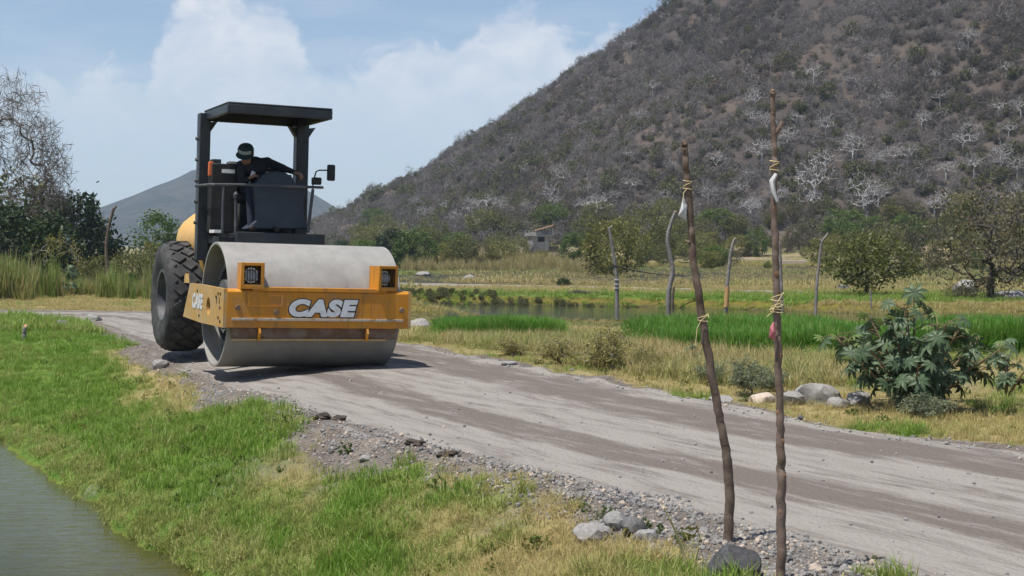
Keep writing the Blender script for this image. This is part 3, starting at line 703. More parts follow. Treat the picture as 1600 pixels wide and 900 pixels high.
mb.tube([(m0[0], YRL, m0[1] - .03), (m1[0], YRL, m1[1])], .022, 8); mb.build('hand_rail', M['rim'], rr)
mb = MB(); k0 = loc(369, 330, 1.5); mb.tube([(k0[0], 1.5, PZ - .02), (k0[0] - .01, 1.5, PZ + .45)], .02, 8); mb.lathe([(0, .03), (.05, .035), (.09, .001), (0, .001)], 'z', 12, (k0[0] - .01, 1.5, PZ + .45)); mb.build('gear_lever', M['rim'], rr)
mi = empty('mirror', (m1[0], YRL, m1[1])); mi.parent = rr
def lm(px_, py_): a, c_ = loc(px_, py_, YRL); return (a - m1[0], 0, c_ - m1[1])
mb = MB(); mb.tube([(0, 0, -.03), lm(489, 285), lm(494, 268), lm(499, 266), lm(512, 266)], .010, 8); mb.build('arm', M['black'], mi)
a = lm(511, 257); b_ = lm(523, 283); mb = MB(); mb.box((a[0], -.03, b_[2]), (b_[0], .015, a[2])); mh = mb.build('mirror_head', M['black'], mi, bevel=.02)
mb = MB(); mb.box((a[0] + .012, .0155, b_[2] + .02), (b_[0] - .012, .018, a[2] - .02)); mb.build('mirror_pane', M['mirror'], mh)
a = lm(488, 277); b_ = lm(501, 289); mb = MB(); mb.box((a[0], -.05, b_[2]), (b_[0], .05, a[2])); mb.build('work_lamp', M['black'], mi, bevel=.012)
mb = MB(); p0 = loc(340, 345, 1.25); p1 = loc(323, 318, 1.9); mb.box((p0[0] - .05, 1.2, PZ - .02), (p0[0] + .04, 1.5, PZ + .02)); mb.build('foot_plate', M['label'], rr)

# ------------------------------------------------------------------ the driver, one continuous body
def person_mesh():
    H_ = loc(384, 240, 1.50); hips = Vector((sx_ + .02, 1.84, PZ + .62)); head = Vector((H_[0], 1.50, H_[1]))
    sh = loc(398, 258, 1.60); chest = Vector((sh[0], 1.62, sh[1] - .04)); belly = (hips + chest) / 2 + Vector((0, .04, 0))
    sl = Vector((loc(377, 259, 1.60)[0], 1.60, loc(377, 259, 1.60)[1])); sr = Vector((loc(418, 254, 1.62)[0], 1.64, loc(418, 254, 1.62)[1]))
    neck = Vector((head.x + .04, 1.555, head.z - .13))
    el_r = Vector((loc(443, 263, 1.55)[0], 1.55, loc(443, 263, 1.55)[1])); ha_r = Vector((loc(462, 270, 1.42)[0], 1.42, loc(462, 270, 1.42)[1]))
    el_l = Vector((loc(377, 284, 1.52)[0], 1.50, loc(377, 286, 1.52)[1])); ha_l = Vector((loc(392, 276, 1.42)[0], 1.44, loc(392, 278, 1.42)[1]))
    seg = []                                          # (a, b, ra, rb, material)
    seg += [(hips, belly, .155, .15, 1), (belly, chest, .15, .165, 1), (chest, sl, .13, .075, 1), (chest, sr, .13, .078, 1), (chest, neck, .10, .06, 1)]
    seg += [(sr, el_r, .070, .052, 1), (el_r, ha_r, .048, .032, 1), (sl, el_l, .070, .052, 1), (el_l, ha_l, .046, .032, 1)]
    for s, kx in ((-1, -.14), (1, .16)):
        hp_ = hips + Vector((s * .10, 0, -.02)); kn = Vector((hips.x + kx, 1.42, PZ + .56)); an = Vector((hips.x + kx, 1.34, PZ + .11))
        seg += [(hips, hp_, .14, .12, 2), (hp_, kn, .098, .068, 2), (kn, an, .064, .045, 2), (an + Vector((0, .03, -.05)), an + Vector((0, -.17, -.065)), .045, .038, 3)]
    seg += [(neck, head + Vector((0, .01, -.03)), .055, .062, 0)]
    fwd = Vector((-.35, -.72, -.60)).normalized(); up = Vector((-.12, -.50, .86)); up = (up - fwd * up.dot(fwd)).normalized(); rt = fwd.cross(up)
    def hd(f, r, u): return head + fwd * f + rt * r + up * u
    seg += [(hd(-.015, 0, .035), hd(.015, 0, .03), .098, .095, 0), (hd(.03, 0, -.05), hd(.045, 0, -.085), .068, .045, 0), (hd(.095, 0, .01), hd(.118, 0, -.025), .012, .017, 0)]
    for s in (-1, 1):
        seg += [(hd(-.01, s * .092, .02), hd(-.012, s * .096, -.02), .018, .013, 0), (hd(.082, s * .03, .018), hd(.084, s * .042, .018), .013, .011, 0)]
    seg += [(hd(.088, -.02, -.062), hd(.088, .02, -.062), .010, .010, 0)]
    for hnd, el_, s in ((ha_r, el_r, 1), (ha_l, el_l, -1)):
        d = (hnd - el_).normalized(); sd_ = d.cross(Vector((0, 0, 1))).normalized(); dn = sd_.cross(d) * -1
        if dn.z > 0: dn = -dn
        pal = hnd + d * .075
        for k in (-1, 0, 1): seg.append((hnd + sd_ * k * .016, pal + sd_ * k * .026, .022, .018, 0))
        for k, L in enumerate((.062, .072, .068, .052)):
            b0_ = pal + sd_ * (k - 1.5) * .022; b1_ = b0_ + (d * .8 + dn * .6) * L * .55; b2_ = b1_ + (d * -.1 + dn) * L * .55
            seg += [(b0_, b1_, .0105, .0098, 0), (b1_, b2_, .0098, .0085, 0)]
        t0 = hnd + d * .025 - sd_ * .03 * s; t1 = t0 + (d * .6 - sd_ * .6 * s + dn * .3) * .04; seg += [(t0, t1, .013, .011, 0), (t1, t1 + (d * .8 + dn * .5) * .032, .011, .009, 0)]
    V = []; F = []
    for a, b_, ra, rb, _m in seg:                     # tapered capsules
        ax = (b_ - a); L = max(ax.length, 1e-5); ax = ax / L; u = ax.orthogonal().normalized(); v = ax.cross(u); k = 14; rings = []
        for t in (-90, -60, -30, 0): rings.append((a + ax * ra * math.sin(R(t)), ra * math.cos(R(t)) + 1e-4))
        for t in (0, 30, 60, 90): rings.append((b_ + ax * rb * math.sin(R(t)), rb * math.cos(R(t)) + 1e-4))
        base = len(V)
        for c_, r_ in rings: V += [c_ + (u * math.cos(2 * math.pi * j / k) + v * math.sin(2 * math.pi * j / k)) * r_ for j in range(k)]
        for i in range(len(rings) - 1): F += [(base + i * k + j, base + i * k + (j + 1) % k, base + (i + 1) * k + (j + 1) % k, base + (i + 1) * k + j) for j in range(k)]
        F += [tuple(base + j for j in range(k))[::-1], tuple(base + (len(rings) - 1) * k + j for j in range(k))]
    me = raw_mesh('person', V, F, M['skin'])
    tmp = link('person_tmp', me); rm_ = tmp.modifiers.new('r', 'REMESH'); rm_.mode = 'VOXEL'; rm_.voxel_size = .0075; rm_.use_smooth_shade = True
    sm = tmp.modifiers.new('s', 'SMOOTH'); sm.factor = .5; sm.iterations = 5
    bpy.context.view_layer.update(); out = bpy.data.meshes.new_from_object(tmp.evaluated_get(bpy.context.evaluated_depsgraph_get()))
    bpy.data.objects.remove(tmp); out.name = 'person'
    out.materials.clear()
    for k in ('skin', 'shirt', 'jeans', 'boot'): out.materials.append(M[k])
    nP = len(out.polygons); C = np.empty(nP * 3); out.polygons.foreach_get('center', C); C = C.reshape(-1, 3)
    best = np.full(nP, 9.); mi_ = np.zeros(nP, np.int32)
    for a, b_, ra, rb, m_ in seg:
        a_ = np.array(a); e = np.array(b_) - a_; t = np.clip(((C - a_) @ e) / (e @ e + 1e-9), 0, 1)
        d = np.linalg.norm(C - a_ - t[:, None] * e, axis=1) - (ra + (rb - ra) * t); w_ = d < best; best[w_] = d[w_]; mi_[w_] = m_
    out.polygons.foreach_set('material_index', mi_); out.polygons.foreach_set('use_smooth', np.ones(nP, bool))
    capM = (head, fwd, rt, up)
    return out, capM
pm, (chd, cf, cr, cu_) = person_mesh()
pe = link('person', pm); pe.matrix_world = rr.matrix_basis
pe.location = rr.location; pe.rotation_euler = rr.rotation_euler
tag(pe, 'person in a cap and dark shirt leaning over the controls of the road roller', 'person')
bpy.context.view_layer.update()
CM = Matrix((cr, cf, cu_)).transposed().to_4x4(); CM.translation = chd
mb = MB(); mb.lathe([(.035, .106), (.07, .107), (.105, .092), (.126, .058), (.136, .002), (.132, .002), (.120, .054), (.10, .087), (.065, .10), (.035, .10)], 'z', 32)
mb.v = [tuple(CM @ Vector((v[0], v[1] * 1.08, v[2]))) for v in mb.v]
cap = mb.build('cap', M['cap'], pe)
mb = MB(); K = 12; vs = []; fs = []
for i in range(K + 1):
    a = R(25 + 130 * i / K)
    for rr_, zz_ in ((.108, .042), (.108 + .075 * math.sin(math.pi * i / K) ** .6, .030)): vs += [(rr_ * math.cos(a), rr_ * math.sin(a) * 1.08, zz_), (rr_ * math.cos(a), rr_ * math.sin(a) * 1.08, zz_ + .006)]
for i in range(K):
    a, b_ = 4 * i, 4 * i + 4; fs += [(a, b_, b_ + 2, a + 2), (a + 1, a + 3, b_ + 3, b_ + 1), (a + 2, b_ + 2, b_ + 3, a + 3), (a, a + 1, b_ + 1, b_)]
mb.add([CM @ Vector(v) for v in vs], fs); mb.build('cap_peak', M['cap'], cap)
mb = MB(); vs = []; fs = []
for i in range(9):
    a = R(38 + 104 * i / 8)
    for r_, zz_ in ((.1095, .055), (.1085, .078), (.0995, .10)): vs.append((r_ * math.cos(a), r_ * math.sin(a) * 1.08, zz_))
for i in range(8):
    for j in range(2): fs.append((3 * i + j, 3 * i + 3 + j, 3 * i + 4 + j, 3 * i + 1 + j))
mb.add([CM @ Vector(v) for v in vs], fs); mb.build('cap_front_panel', M['capfront'], cap)
# ------------------------------------------------------------------ trees grown towards points spread through the crown
def grow(seed, H, W, trunk, r_tip, n_t, shell=.55, flat=0.0, lean=0.0, rexp=2.3, sides=4, wob=.12, stems=1, low=.25, lob=.38):
    rs = np.random.default_rng(seed)
    T = []                                            # crown targets in an uneven ellipsoid
    lobes = rs.uniform(-1, 1, (7, 3)); lobes[:, 2] = rs.uniform(-.3, .9, 7)
    while len(T) < n_t:
        p = rs.normal(size=3); p /= np.linalg.norm(p); r = rs.uniform(shell, 1) ** .7
        k = 1.1 - lob + lob * np.max(np.exp(-3.2 * np.sum((lobes / np.linalg.norm(lobes, axis=1)[:, None] - p) ** 2, 1)))
        p = p * r * k
        if p[2] < -low - .5 * rs.random(): continue
        if flat and p[2] < flat * rs.random(): continue
        T.append((p[0] * W / 2, p[1] * W / 2, trunk + (p[2] + low) / (1 + low) * (H - trunk)))
    T = np.array(T); nodes = []; par = []
    for s in range(stems):
        a = rs.uniform(0, 6.28); off = 0
        prev = -1; m = 5
        for i in range(m + 1):
            t = i / m; sp = (0 if stems == 1 else W * .12 * t)
            nodes.append((off * math.cos(a) + sp * math.cos(a) + lean * t * t * W + rs.normal() * wob * trunk * .12 * t, off * math.sin(a) + sp * math.sin(a) + rs.normal() * wob * trunk * .12 * t, trunk * t * 1.05 - .05)); par.append(prev); prev = len(nodes) - 1
    base = np.array([0, 0, trunk])
    T = T[np.argsort(np.linalg.norm(T - base, axis=1))]
    for p in T:
        A = np.array(nodes); d = np.linalg.norm(A - p, axis=1) + .35 * np.maximum(0, A[:, 2] - p[2]) + .42 * np.linalg.norm(A - base, axis=1)
        d[A[:, 2] < trunk * .55] += H
        k = int(np.argmin(d)); q = A[k]; L = np.linalg.norm(p - q); m = 3 if L > H * .12 else 2; prev = k
        g = q - (A[par[k]] if par[k] >= 0 else q - np.array([0, 0, 1])); g = g / (np.linalg.norm(g) + 1e-6)
        for i in range(1, m + 1):
            t = i / m; c = q * (1 - t) ** 2 + 2 * t * (1 - t) * (q + g * L * .35) + p * t * t - 0
            if t < .99: c = c + rs.normal(size=3) * L * wob * .6
            else: c = p
            nodes.append(tuple(c)); par.append(prev); prev = len(nodes) - 1
    n_ = len(nodes); A = np.array(nodes); cnt = np.zeros(n_); child = np.zeros(n_, int)
    for i in range(n_ - 1, -1, -1):
        if child[i] == 0: cnt[i] += 1
        if par[i] >= 0: cnt[par[i]] += cnt[i]; child[par[i]] += 1
    rad = r_tip * cnt ** (1 / rexp)
    V, F = [], []
    for i in range(n_):
        if par[i] < 0: continue
        a, b_ = A[par[i]], A[i]; d = b_ - a; L = np.linalg.norm(d)
        if L < 1e-5: continue
        d /= L; u = np.cross(d, (0.3, .9, .2)); u /= np.linalg.norm(u); v = np.cross(d, u); ra = min(rad[par[i]], rad[i] * 1.35); rb = rad[i]
        k = sides + (3 if rad[i] > 6 * r_tip else 0); s0 = len(V)
        for c_, r_ in ((a - d * ra * .3, ra), (b_, rb)): V += [c_ + (u * math.cos(6.2832 * j / k) + v * math.sin(6.2832 * j / k)) * r_ for j in range(k)]
        F += [(s0 + j, s0 + (j + 1) % k, s0 + k + (j + 1) % k, s0 + k + j) for j in range(k)]
    return V, F, A, child, rs
def leaves(A, child, rs, per, rad, size, frac=1.0, thin=1.0, zmin=0):
    V, F = [], []
    tips = [i for i in range(len(A)) if (child[i] == 0 or rs.random() < .35) and A[i][2] > zmin and rs.random() < frac]
    for i in tips:
        for _ in range(per):
            c = A[i] + rs.normal(size=3) * rad * .55; s = size * rs.uniform(.6, 1.4)
            u = rs.normal(size=3); u /= np.linalg.norm(u); v = np.cross(u, rs.normal(size=3)); v /= np.linalg.norm(v) + 1e-9; k = len(V)
            V += [c - u * s, c + v * s * .45 * thin, c + u * s, c - v * s * .45 * thin]; F.append((k, k + 1, k + 2, k + 3))
    return V, F
class Proto:
    def __init__(s, name, seed, H, W, trunk, r_tip, n_t, bark, leafm=None, per=8, lrad=.3, lsize=.08, frac=1.0, thin=1.0, **kw):
        V, F, A, ch, rs = grow(seed, H, W, trunk, r_tip, n_t, **kw)
        s.H, s.W = H, W; s.wood = raw_mesh(name + '_trunk', V, F, M[bark], True); s.leaf = None
        if leafm:
            V2, F2 = leaves(A, ch, rs, per, lrad, lsize, frac, thin); s.leaf = raw_mesh(name + '_crown', V2, F2, M[leafm])
    def place(s, name, p, h, wd, label, cat, group=None, rz=None):
        e = empty(name, p, random.uniform(0, 6.28) if rz is None else rz); k = h / s.H; kw_ = wd / s.W; e.scale = (kw_, kw_, k)
        link('trunk', s.wood, e)
        if s.leaf: link('crown', s.leaf, e)
        return tag(e, label, cat, group)
    def joined(s, name):                              # one mesh for ground-cover scattering
        V = [tuple(v.co) for v in s.wood.vertices]; F = [tuple(p.vertices) for p in s.wood.polygons]; mi = [0] * len(F); b0 = len(V)
        V += [tuple(v.co) for v in s.leaf.vertices]; F += [tuple(b0 + i for i in p.vertices) for p in s.leaf.polygons]; mi += [1] * len(s.leaf.polygons)
        me = bpy.data.meshes.new(name); me.from_pydata(V, [], F); me.materials.append(s.wood.materials[0]); me.materials.append(s.leaf.materials[0]); me.polygons.foreach_set('material_index', mi); me.update()
        return bpy.data.objects.new(name, me)
OLIVE = [Proto('olive', 11 + i, 5, 6, 1.5, .012, 230, 'treebark', 'leaf_olive', 15, .46, .12, rexp=1.95) for i in range(2)]
GREEN = [Proto('green', 21 + i, 5, 4.5, 1.2, .012, 170, 'treebark', 'leaf_green', 26, .40, .12) for i in range(2)]
YELLO = [Proto('yellow', 31, 5, 5.5, 1.2, .012, 200, 'treebark', 'leaf_yellow', 22, .46, .115, rexp=2.05)]
BROWN = [Proto('brown', 41 + i, 6, 7, 1.5, .012, 330, 'treebark', 'leaf_brown', 9, .46, .10, wob=.12, rexp=1.8) for i in range(2)]
DARK = [Proto('dark', 51 + i, 5, 6, .8, .012, 220, 'treebark', 'leaf_dark', 34, .44, .14, low=.5) for i in range(2)]
PALE = [Proto('pale', 61 + i, 5, 8, 1.5, .026, 110, 'palebark', flat=.45, rexp=2.0, wob=.28, shell=.35, low=.1) for i in range(4)]
LBARE = Proto('bare', 71, 8.6, 9, 2.2, .008, 1300, 'greybark', 'leaf_twig', 7, .30, .26, frac=1.0, thin=.10, wob=.2)
BUSHY = Proto('bush', 81, 1, 1.2, .08, .0032, 210, 'bark_grey', 'leaf_dry', 15, .08, .022, stems=5, low=.6, lob=.75, shell=.3)
BUSHG = Proto('bushg', 82, 1, 1.2, .08, .0032, 190, 'bark_grey', 'leaf_greygreen', 14, .08, .026, stems=5, low=.6, lob=.75, shell=.3)
SPARSE = Proto('sparse', 83, 3, 3, .5, .007, 120, 'bark_grey', 'leaf_yellow', 9, .2, .06, frac=.8, stems=3, low=.5)
def scrub(tagn, seed, leafm, per, size, thin, H=3.0, bark='greybark'): return Proto('scrub', seed, H, 3.2, .5, .018, 44, bark, leafm, per, .36, size, thin=thin, wob=.25, sides=3, stems=2, low=.5).joined(tagn)
SCRUB = [scrub('scrub_a%d' % i, 91 + i, 'leaf_scrub', 8, .30, .12, 3.2, 'thinbark') for i in range(3)] + [scrub('scrub_d%d' % i, 131 + i, 'leaf_scrubdark', 15, .28, .14, 2.6) for i in range(2)] + [scrub('scrub_r', 141, 'leaf_scrubred', 14, .26, .16, 2.2)]
SCRUBG = [scrub('scrub_g%d' % i, 96 + i, 'leaf_scrubgreen', 18, .15, 1.0, 2.6) for i in range(2)]
SCRUB += SCRUBG

def scatter(name, protos, P, rot, scl, kind, tint, label=None, cat=None):
    me = bpy.data.meshes.new(name); nP = len(P); me.vertices.add(nP); me.vertices.foreach_set('co', np.asarray(P, np.float32).ravel())
    for nm, ty, dat, key in (('rot', 'FLOAT_VECTOR', np.asarray(rot, np.float32).ravel(), 'vector'), ('scl', 'FLOAT', np.asarray(scl, np.float32), 'value'), ('kind', 'INT', np.asarray(kind, np.int32), 'value'), ('tint', 'FLOAT', np.asarray(tint, np.float32), 'value')):
        me.attributes.new(nm, ty, 'POINT').data.foreach_set(key, dat)
    o = link(name, me); ng = bpy.data.node_groups.new(name, 'GeometryNodeTree')
    ng.interface.new_socket('Geometry', in_out='INPUT', socket_type='NodeSocketGeometry'); ng.interface.new_socket('Geometry', in_out='OUTPUT', socket_type='NodeSocketGeometry')
    nd = ng.nodes; L = ng.links; gi = nd.new('NodeGroupInput'); go = nd.new('NodeGroupOutput'); jn = nd.new('GeometryNodeJoinGeometry'); L.new(jn.outputs[0], go.inputs[0])
    def attr(nm, ty): a = nd.new('GeometryNodeInputNamedAttribute'); a.data_type = ty; a.inputs[0].default_value = nm; return a.outputs[0]
    for i, pr in enumerate(protos):
        cmp_ = nd.new('FunctionNodeCompare'); cmp_.data_type = 'INT'; cmp_.operation = 'EQUAL'
        ins = [s for s in cmp_.inputs if s.type == 'INT']; L.new(attr('kind', 'INT'), ins[0]); ins[1].default_value = i
        oi = nd.new('GeometryNodeObjectInfo'); oi.inputs['Object'].default_value = pr
        ip = nd.new('GeometryNodeInstanceOnPoints'); L.new(gi.outputs[0], ip.inputs['Points']); L.new(cmp_.outputs[0], ip.inputs['Selection']); L.new(oi.outputs['Geometry'], ip.inputs['Instance'])
        L.new(attr('rot', 'FLOAT_VECTOR'), ip.inputs['Rotation']); L.new(attr('scl', 'FLOAT'), ip.inputs['Scale']); L.new(ip.outputs[0], jn.inputs[0])
    md = o.modifiers.new('scatter', 'NODES'); md.node_group = ng
    return tag(o, label, cat, kind='stuff')
def upright(nP, tilt=.12):
    return np.stack([rng.normal(0, tilt, nP), rng.normal(0, tilt, nP), rng.uniform(0, 6.283, nP)], 1)

# dry thorn scrub over the whole hillside: a mass nobody could count
n_ = 290000
r_ = np.sqrt(rng.uniform(0, 1, n_)) * (HR + 62); a_ = rng.uniform(0, 6.283, n_)
hx_, hy_ = HC[0] + r_ * np.cos(a_), HC[1] + r_ * np.sin(a_)
keep = (hy_ > 120) & (hx_ / hy_ > -.5) & (hx_ / hy_ < .62) & ((hy_ - HC[1]) * .84 + (hx_ - HC[0]) * .54 < 40)
keep &= fbm(hx_, hy_, 1 / 14, 3, 88) > -.27
hx_, hy_ = hx_[keep], hy_[keep]; hz2 = height(hx_, hy_)
keep = hz2 > 1.2; hx_, hy_, hz2 = hx_[keep], hy_[keep], hz2[keep]; nP = len(hx_)
low_ = sstep(52, 3, hz2 + 45 * fbm(hx_, hy_, 1 / 30, 3, 90))
f1 = fbm(hx_, hy_, 1 / 26, 4, 91) + rng.normal(0, .10, nP); f2 = fbm(hx_, hy_, 1 / 17, 3, 92) + rng.normal(0, .08, nP)
kd = np.where(f1 > .09, 3 + rng.integers(0, 2, nP), rng.integers(0, 3, nP)); kd = np.where(f2 > .20, 5, kd)
kd = np.where(rng.random(nP) < .05 + .45 * low_ * sstep(-.2, .15, f2), 6 + rng.integers(0, 2, nP), kd)
sc_ = rng.uniform(.30, .78, nP) * np.where(rng.random(nP) < .07, 1.8, 1.0) * (1 + .5 * fbm(hx_, hy_, 1 / 12, 2, 93))
scatter('hillside_scrub', SCRUB, np.stack([hx_, hy_, hz2 - .15], 1), upright(nP, .18), sc_, kd, rng.random(nP), 'grey leafless thorn scrub covering the whole dry hillside', 'scrub')

# bare pale trees standing out on the hillside
spots = [(1350, 325, 95), (1268, 325, 75), (932, 335, 80), (1175, 335, 60), (1040, 310, 62), (1560, 175, 62), (1515, 205, 62), (1385, 160, 45), (1290, 205, 50), (1440, 195, 50), (1245, 190, 50), (1595, 175, 60), (1500, 80, 40), (1570, 30, 45), (1330, 130, 40), (1120, 260, 55), (1210, 245, 50), (1290, 265, 60), (760, 335, 55), (700, 330, 50), (860, 310, 50), (1180, 165, 40), (1420, 250, 55), (985, 295, 50), (650, 320, 45), (1460, 120, 40)]
rs = random.Random(5)
spots += [(rs.uniform(980, 1600), rs.uniform(60, 330), rs.uniform(26, 50)) for _ in range(28)] + [(rs.uniform(1150, 1600), rs.uniform(215, 335), rs.uniform(45, 80)) for _ in range(20)] + [(rs.uniform(600, 980), rs.uniform(270, 350), rs.uniform(28, 48)) for _ in range(18)]
for i, (px_, py_, wpx) in enumerate(spots):
    p = hit(px_, py_ + 8, 90)
    if p.z < 1.5: continue
    wd = min(9.5, wpx * p.y / FPX) * rs.uniform(.7, 1.15); pr = PALE[i % 4]
    big = i == 0
    pr.place('bare_tree', p - Vector((0, 0, .2)), wd * rs.uniform(.45, .85) + .8, wd, 'large white-limbed bare tree with a wide flat crown low on the hillside' if big else 'leafless pale-barked tree among the grey scrub of the hillside', 'tree', None if big else 'pale bare trees on the hillside')

# trees along the foot of the hill and on the flats (base px, base py, top py, crown width px)
def tree(pr, name, px_, pb, pt, wpx, label, cat='tree', group=None, t0=4.0):
    p = hit(px_, pb, t0); h = (pb - pt) * p.y / FPX; wd = wpx * p.y / FPX
    return pr.place(name, p - Vector((0, 0, .04)), h, wd, label, cat, group)
tree(DARK[0], 'dense_tree', 612, 416, 350, 72, 'dark green round-crowned tree beside tan reeds behind the roller drum')
tree(OLIVE[0], 'mesquite_tree', 1355, 461, 350, 165, 'olive-green spreading mesquite with a short forked trunk on the far grass bank')
tree(BROWN[0], 'mesquite_tree', 1548, 468, 272, 210, 'big brownish mesquite with thick dark trunk and sparse leaves across the water')
tree(BROWN[1], 'mesquite_tree', 1428, 432, 338, 120, 'grey-brown half-bare tree between the olive mesquite and the big brownish mesquite')
tree(YELLO[0], 'mesquite_tree', 955, 432, 335, 120, 'yellow-green tree with dark crooked trunk behind the post with white bands')
tree(GREEN[0], 'green_tree', 896, 409, 356, 52, 'small bright green tree with a bare stem right of the hillside house')
tree(OLIVE[1], 'olive_tree', 812, 406, 366, 42, 'small dark-stemmed tree at the foot of the house stairs')
tree(GREEN[1], 'green_tree', 862, 352, 318, 60, 'bright green tree directly behind the hillside house')
tree(YELLO[0], 'yellow_green_bush', 846, 404, 389, 34, 'low yellow-green bush in front of the hillside house', 'bush')
tree(BROWN[0], 'reddish_bush', 874, 405, 384, 40, 'reddish-brown leafless bush below the right end of the house', 'bush')
tree(OLIVE[0], 'olive_tree', 775, 400, 362, 56, 'round olive tree left of the house stairs')
tree(GREEN[0], 'green_tree', 1422, 402, 325, 62, 'vivid green tree rising behind the grey-brown half-bare tree')
tree(GREEN[1], 'green_tree', 1322, 372, 326, 84, 'vivid green broad bush-like tree behind the olive mesquite')
tree(BROWN[1], 'brown_tree', 1604, 420, 278, 150, 'brown-leaved tree behind the big brownish mesquite at the hill foot')
tree(OLIVE[1], 'olive_tree', 1015, 405, 325, 95, 'broad olive tree behind the yellow-green tree with crooked trunk')
tree(DARK[1], 'round_bush', 880, 449, 434, 24, 'lone dark round bush beside the pale far track', 'bush')
tree(BROWN[0], 'low_bush', 1495, 466, 440, 50, 'low dark thorn bush under the big brownish mesquite', 'bush')
rs = random.Random(9)
for i in range(64):
    px_ = rs.uniform(545, 1640); pb = rs.uniform(345, 402); h = rs.uniform(24, 50)
    if 790 < px_ < 910 and pb > 345: continue
    pr = rs.choice([OLIVE[0], OLIVE[1], OLIVE[0], GREEN[0], BROWN[0], BROWN[1], YELLO[0]])
    cn = {'leaf_olive': 'olive', 'leaf_green': 'green', 'leaf_brown': 'brown', 'leaf_yellow': 'yellow-green'}[[k for k in M if M[k] == pr.leaf.materials[0]][0]]
    tree(pr, 'foot_tree', px_, pb, pb - h, h * rs.uniform(1.1, 1.6), 'small %s tree in the belt along the hill foot' % cn, 'tree', '%s trees of the hill-foot belt' % cn, 60)
for i in range(58):
    px_ = rs.uniform(560, 1650); pb = rs.uniform(392, 424); h = rs.uniform(28, 60)
    if 790 < px_ < 915 or 1195 < px_ < 1265: h = rs.uniform(10, 18)
    pr = rs.choice([OLIVE[0], OLIVE[1], OLIVE[0], GREEN[0], GREEN[1], BROWN[0], YELLO[0], YELLO[0]])
    cn = {'leaf_olive': 'olive', 'leaf_green': 'green', 'leaf_brown': 'brown', 'leaf_yellow': 'yellow-green'}[[k for k in M if M[k] == pr.leaf.materials[0]][0]]
    tree(pr, 'field_tree', px_, pb, pb - h, h * rs.uniform(1.0, 1.5), 'small %s tree on the flat ground just below the hill' % cn, 'tree', '%s trees on the flats below the hill' % cn, 60)
# left-hand trees
tree(LBARE, 'bare_tree', -5, 440, 80, 330, 'tall grey half-bare tree with fine twigs and few leaves above the reeds')
tree(DARK[0], 'evergreen_tree', 95, 436, 286, 190, 'dark dense evergreen tree below the tall half-bare tree')
tree(OLIVE[1], 'olive_tree', 5, 438, 262, 230, 'olive tree filling the lower part of the tall half-bare tree')
tree(DARK[1], 'evergreen_tree', 15, 444, 318, 200, 'dark evergreen tree behind the reeds under the tall half-bare tree')
tree(SPARSE, 'sparse_shrub', 88, 452, 348, 92, 'tall sparse yellowish shrub in front of the dark evergreen', 'shrub')
tree(GREEN[1], 'green_tree', 256, 430, 328, 105, 'bright green tree standing behind the roller wheel')
tree(SPARSE, 'sparse_shrub', 238, 445, 362, 70, 'thin yellowish shrub between reeds and roller wheel', 'shrub')
tree(OLIVE[0], 'olive_shrub', 208, 448, 385, 80, 'rounded olive shrub between the bent brown post and the roller wheel', 'shrub')
tree(DARK[1], 'dark_shrub', 290, 440, 378, 90, 'dark green shrub hidden behind the roller wheel', 'shrub')
tree(OLIVE[1], 'olive_shrub', 150, 446, 398, 70, 'olive shrub behind the bent brown post', 'shrub')
for i in range(26):
    pr = rs.choice([OLIVE[0], OLIVE[1], DARK[0], GREEN[0]]); px_ = rs.uniform(-60, 600); pb = rs.uniform(393, 400); h = rs.uniform(12, 24)
    tree(pr, 'far_tree', px_, pb, pb - h, h * rs.uniform(1.3, 2.0), 'distant low tree on the plain in front of the blue hill', 'tree', 'distant trees on the plain below the blue hill', 60)
# roadside bushes
tree(BUSHY, 'dry_bush', 950, 578, 490, 118, 'yellowish dry bush on the far road verge beside the tall green grass', 'bush')
tree(BUSHY, 'dry_bush', 870, 570, 512, 100, 'low spreading dry bush at the road edge left of the taller dry bush', 'bush')
tree(BUSHG, 'grey_bush', 1165, 617, 540, 95, 'grey-green leafy bush behind the two tall foreground poles', 'bush')
tree(BUSHY, 'dry_bush', 1010, 586, 528, 90, 'loose dry bush right of the tallest dry bush, before the green grass', 'bush')
tree(BUSHG, 'grey_bush', 1205, 612, 562, 80, 'smaller grey-green bush behind the reddish pole above the tan stone', 'bush')
tree(BUSHG, 'grey_bush', 1110, 600, 552, 80, 'pale grey-green bush left of the leafy one behind the leaning pole', 'bush')
tree(BUSHY, 'dry_bush', 800, 556, 515, 90, 'low dry weed clump at the left start of the verge bushes', 'bush')
tree(BUSHG, 'weed_bush', 705, 508, 478, 36, 'small dark weed at the left end of the tall green grass', 'bush')
tree(BUSHG, 'weed', 673, 785, 758, 36, 'small grey-green weed alone in the yellowing bank grass', 'plant')
tree(BUSHG, 'weed', 938, 812, 784, 28, 'small green weed at the gravel edge above the grey rocks', 'plant')
tree(BUSHG, 'weed_bush', 1440, 652, 600, 130, 'low grey-green weed growing under the castor plant', 'bush')

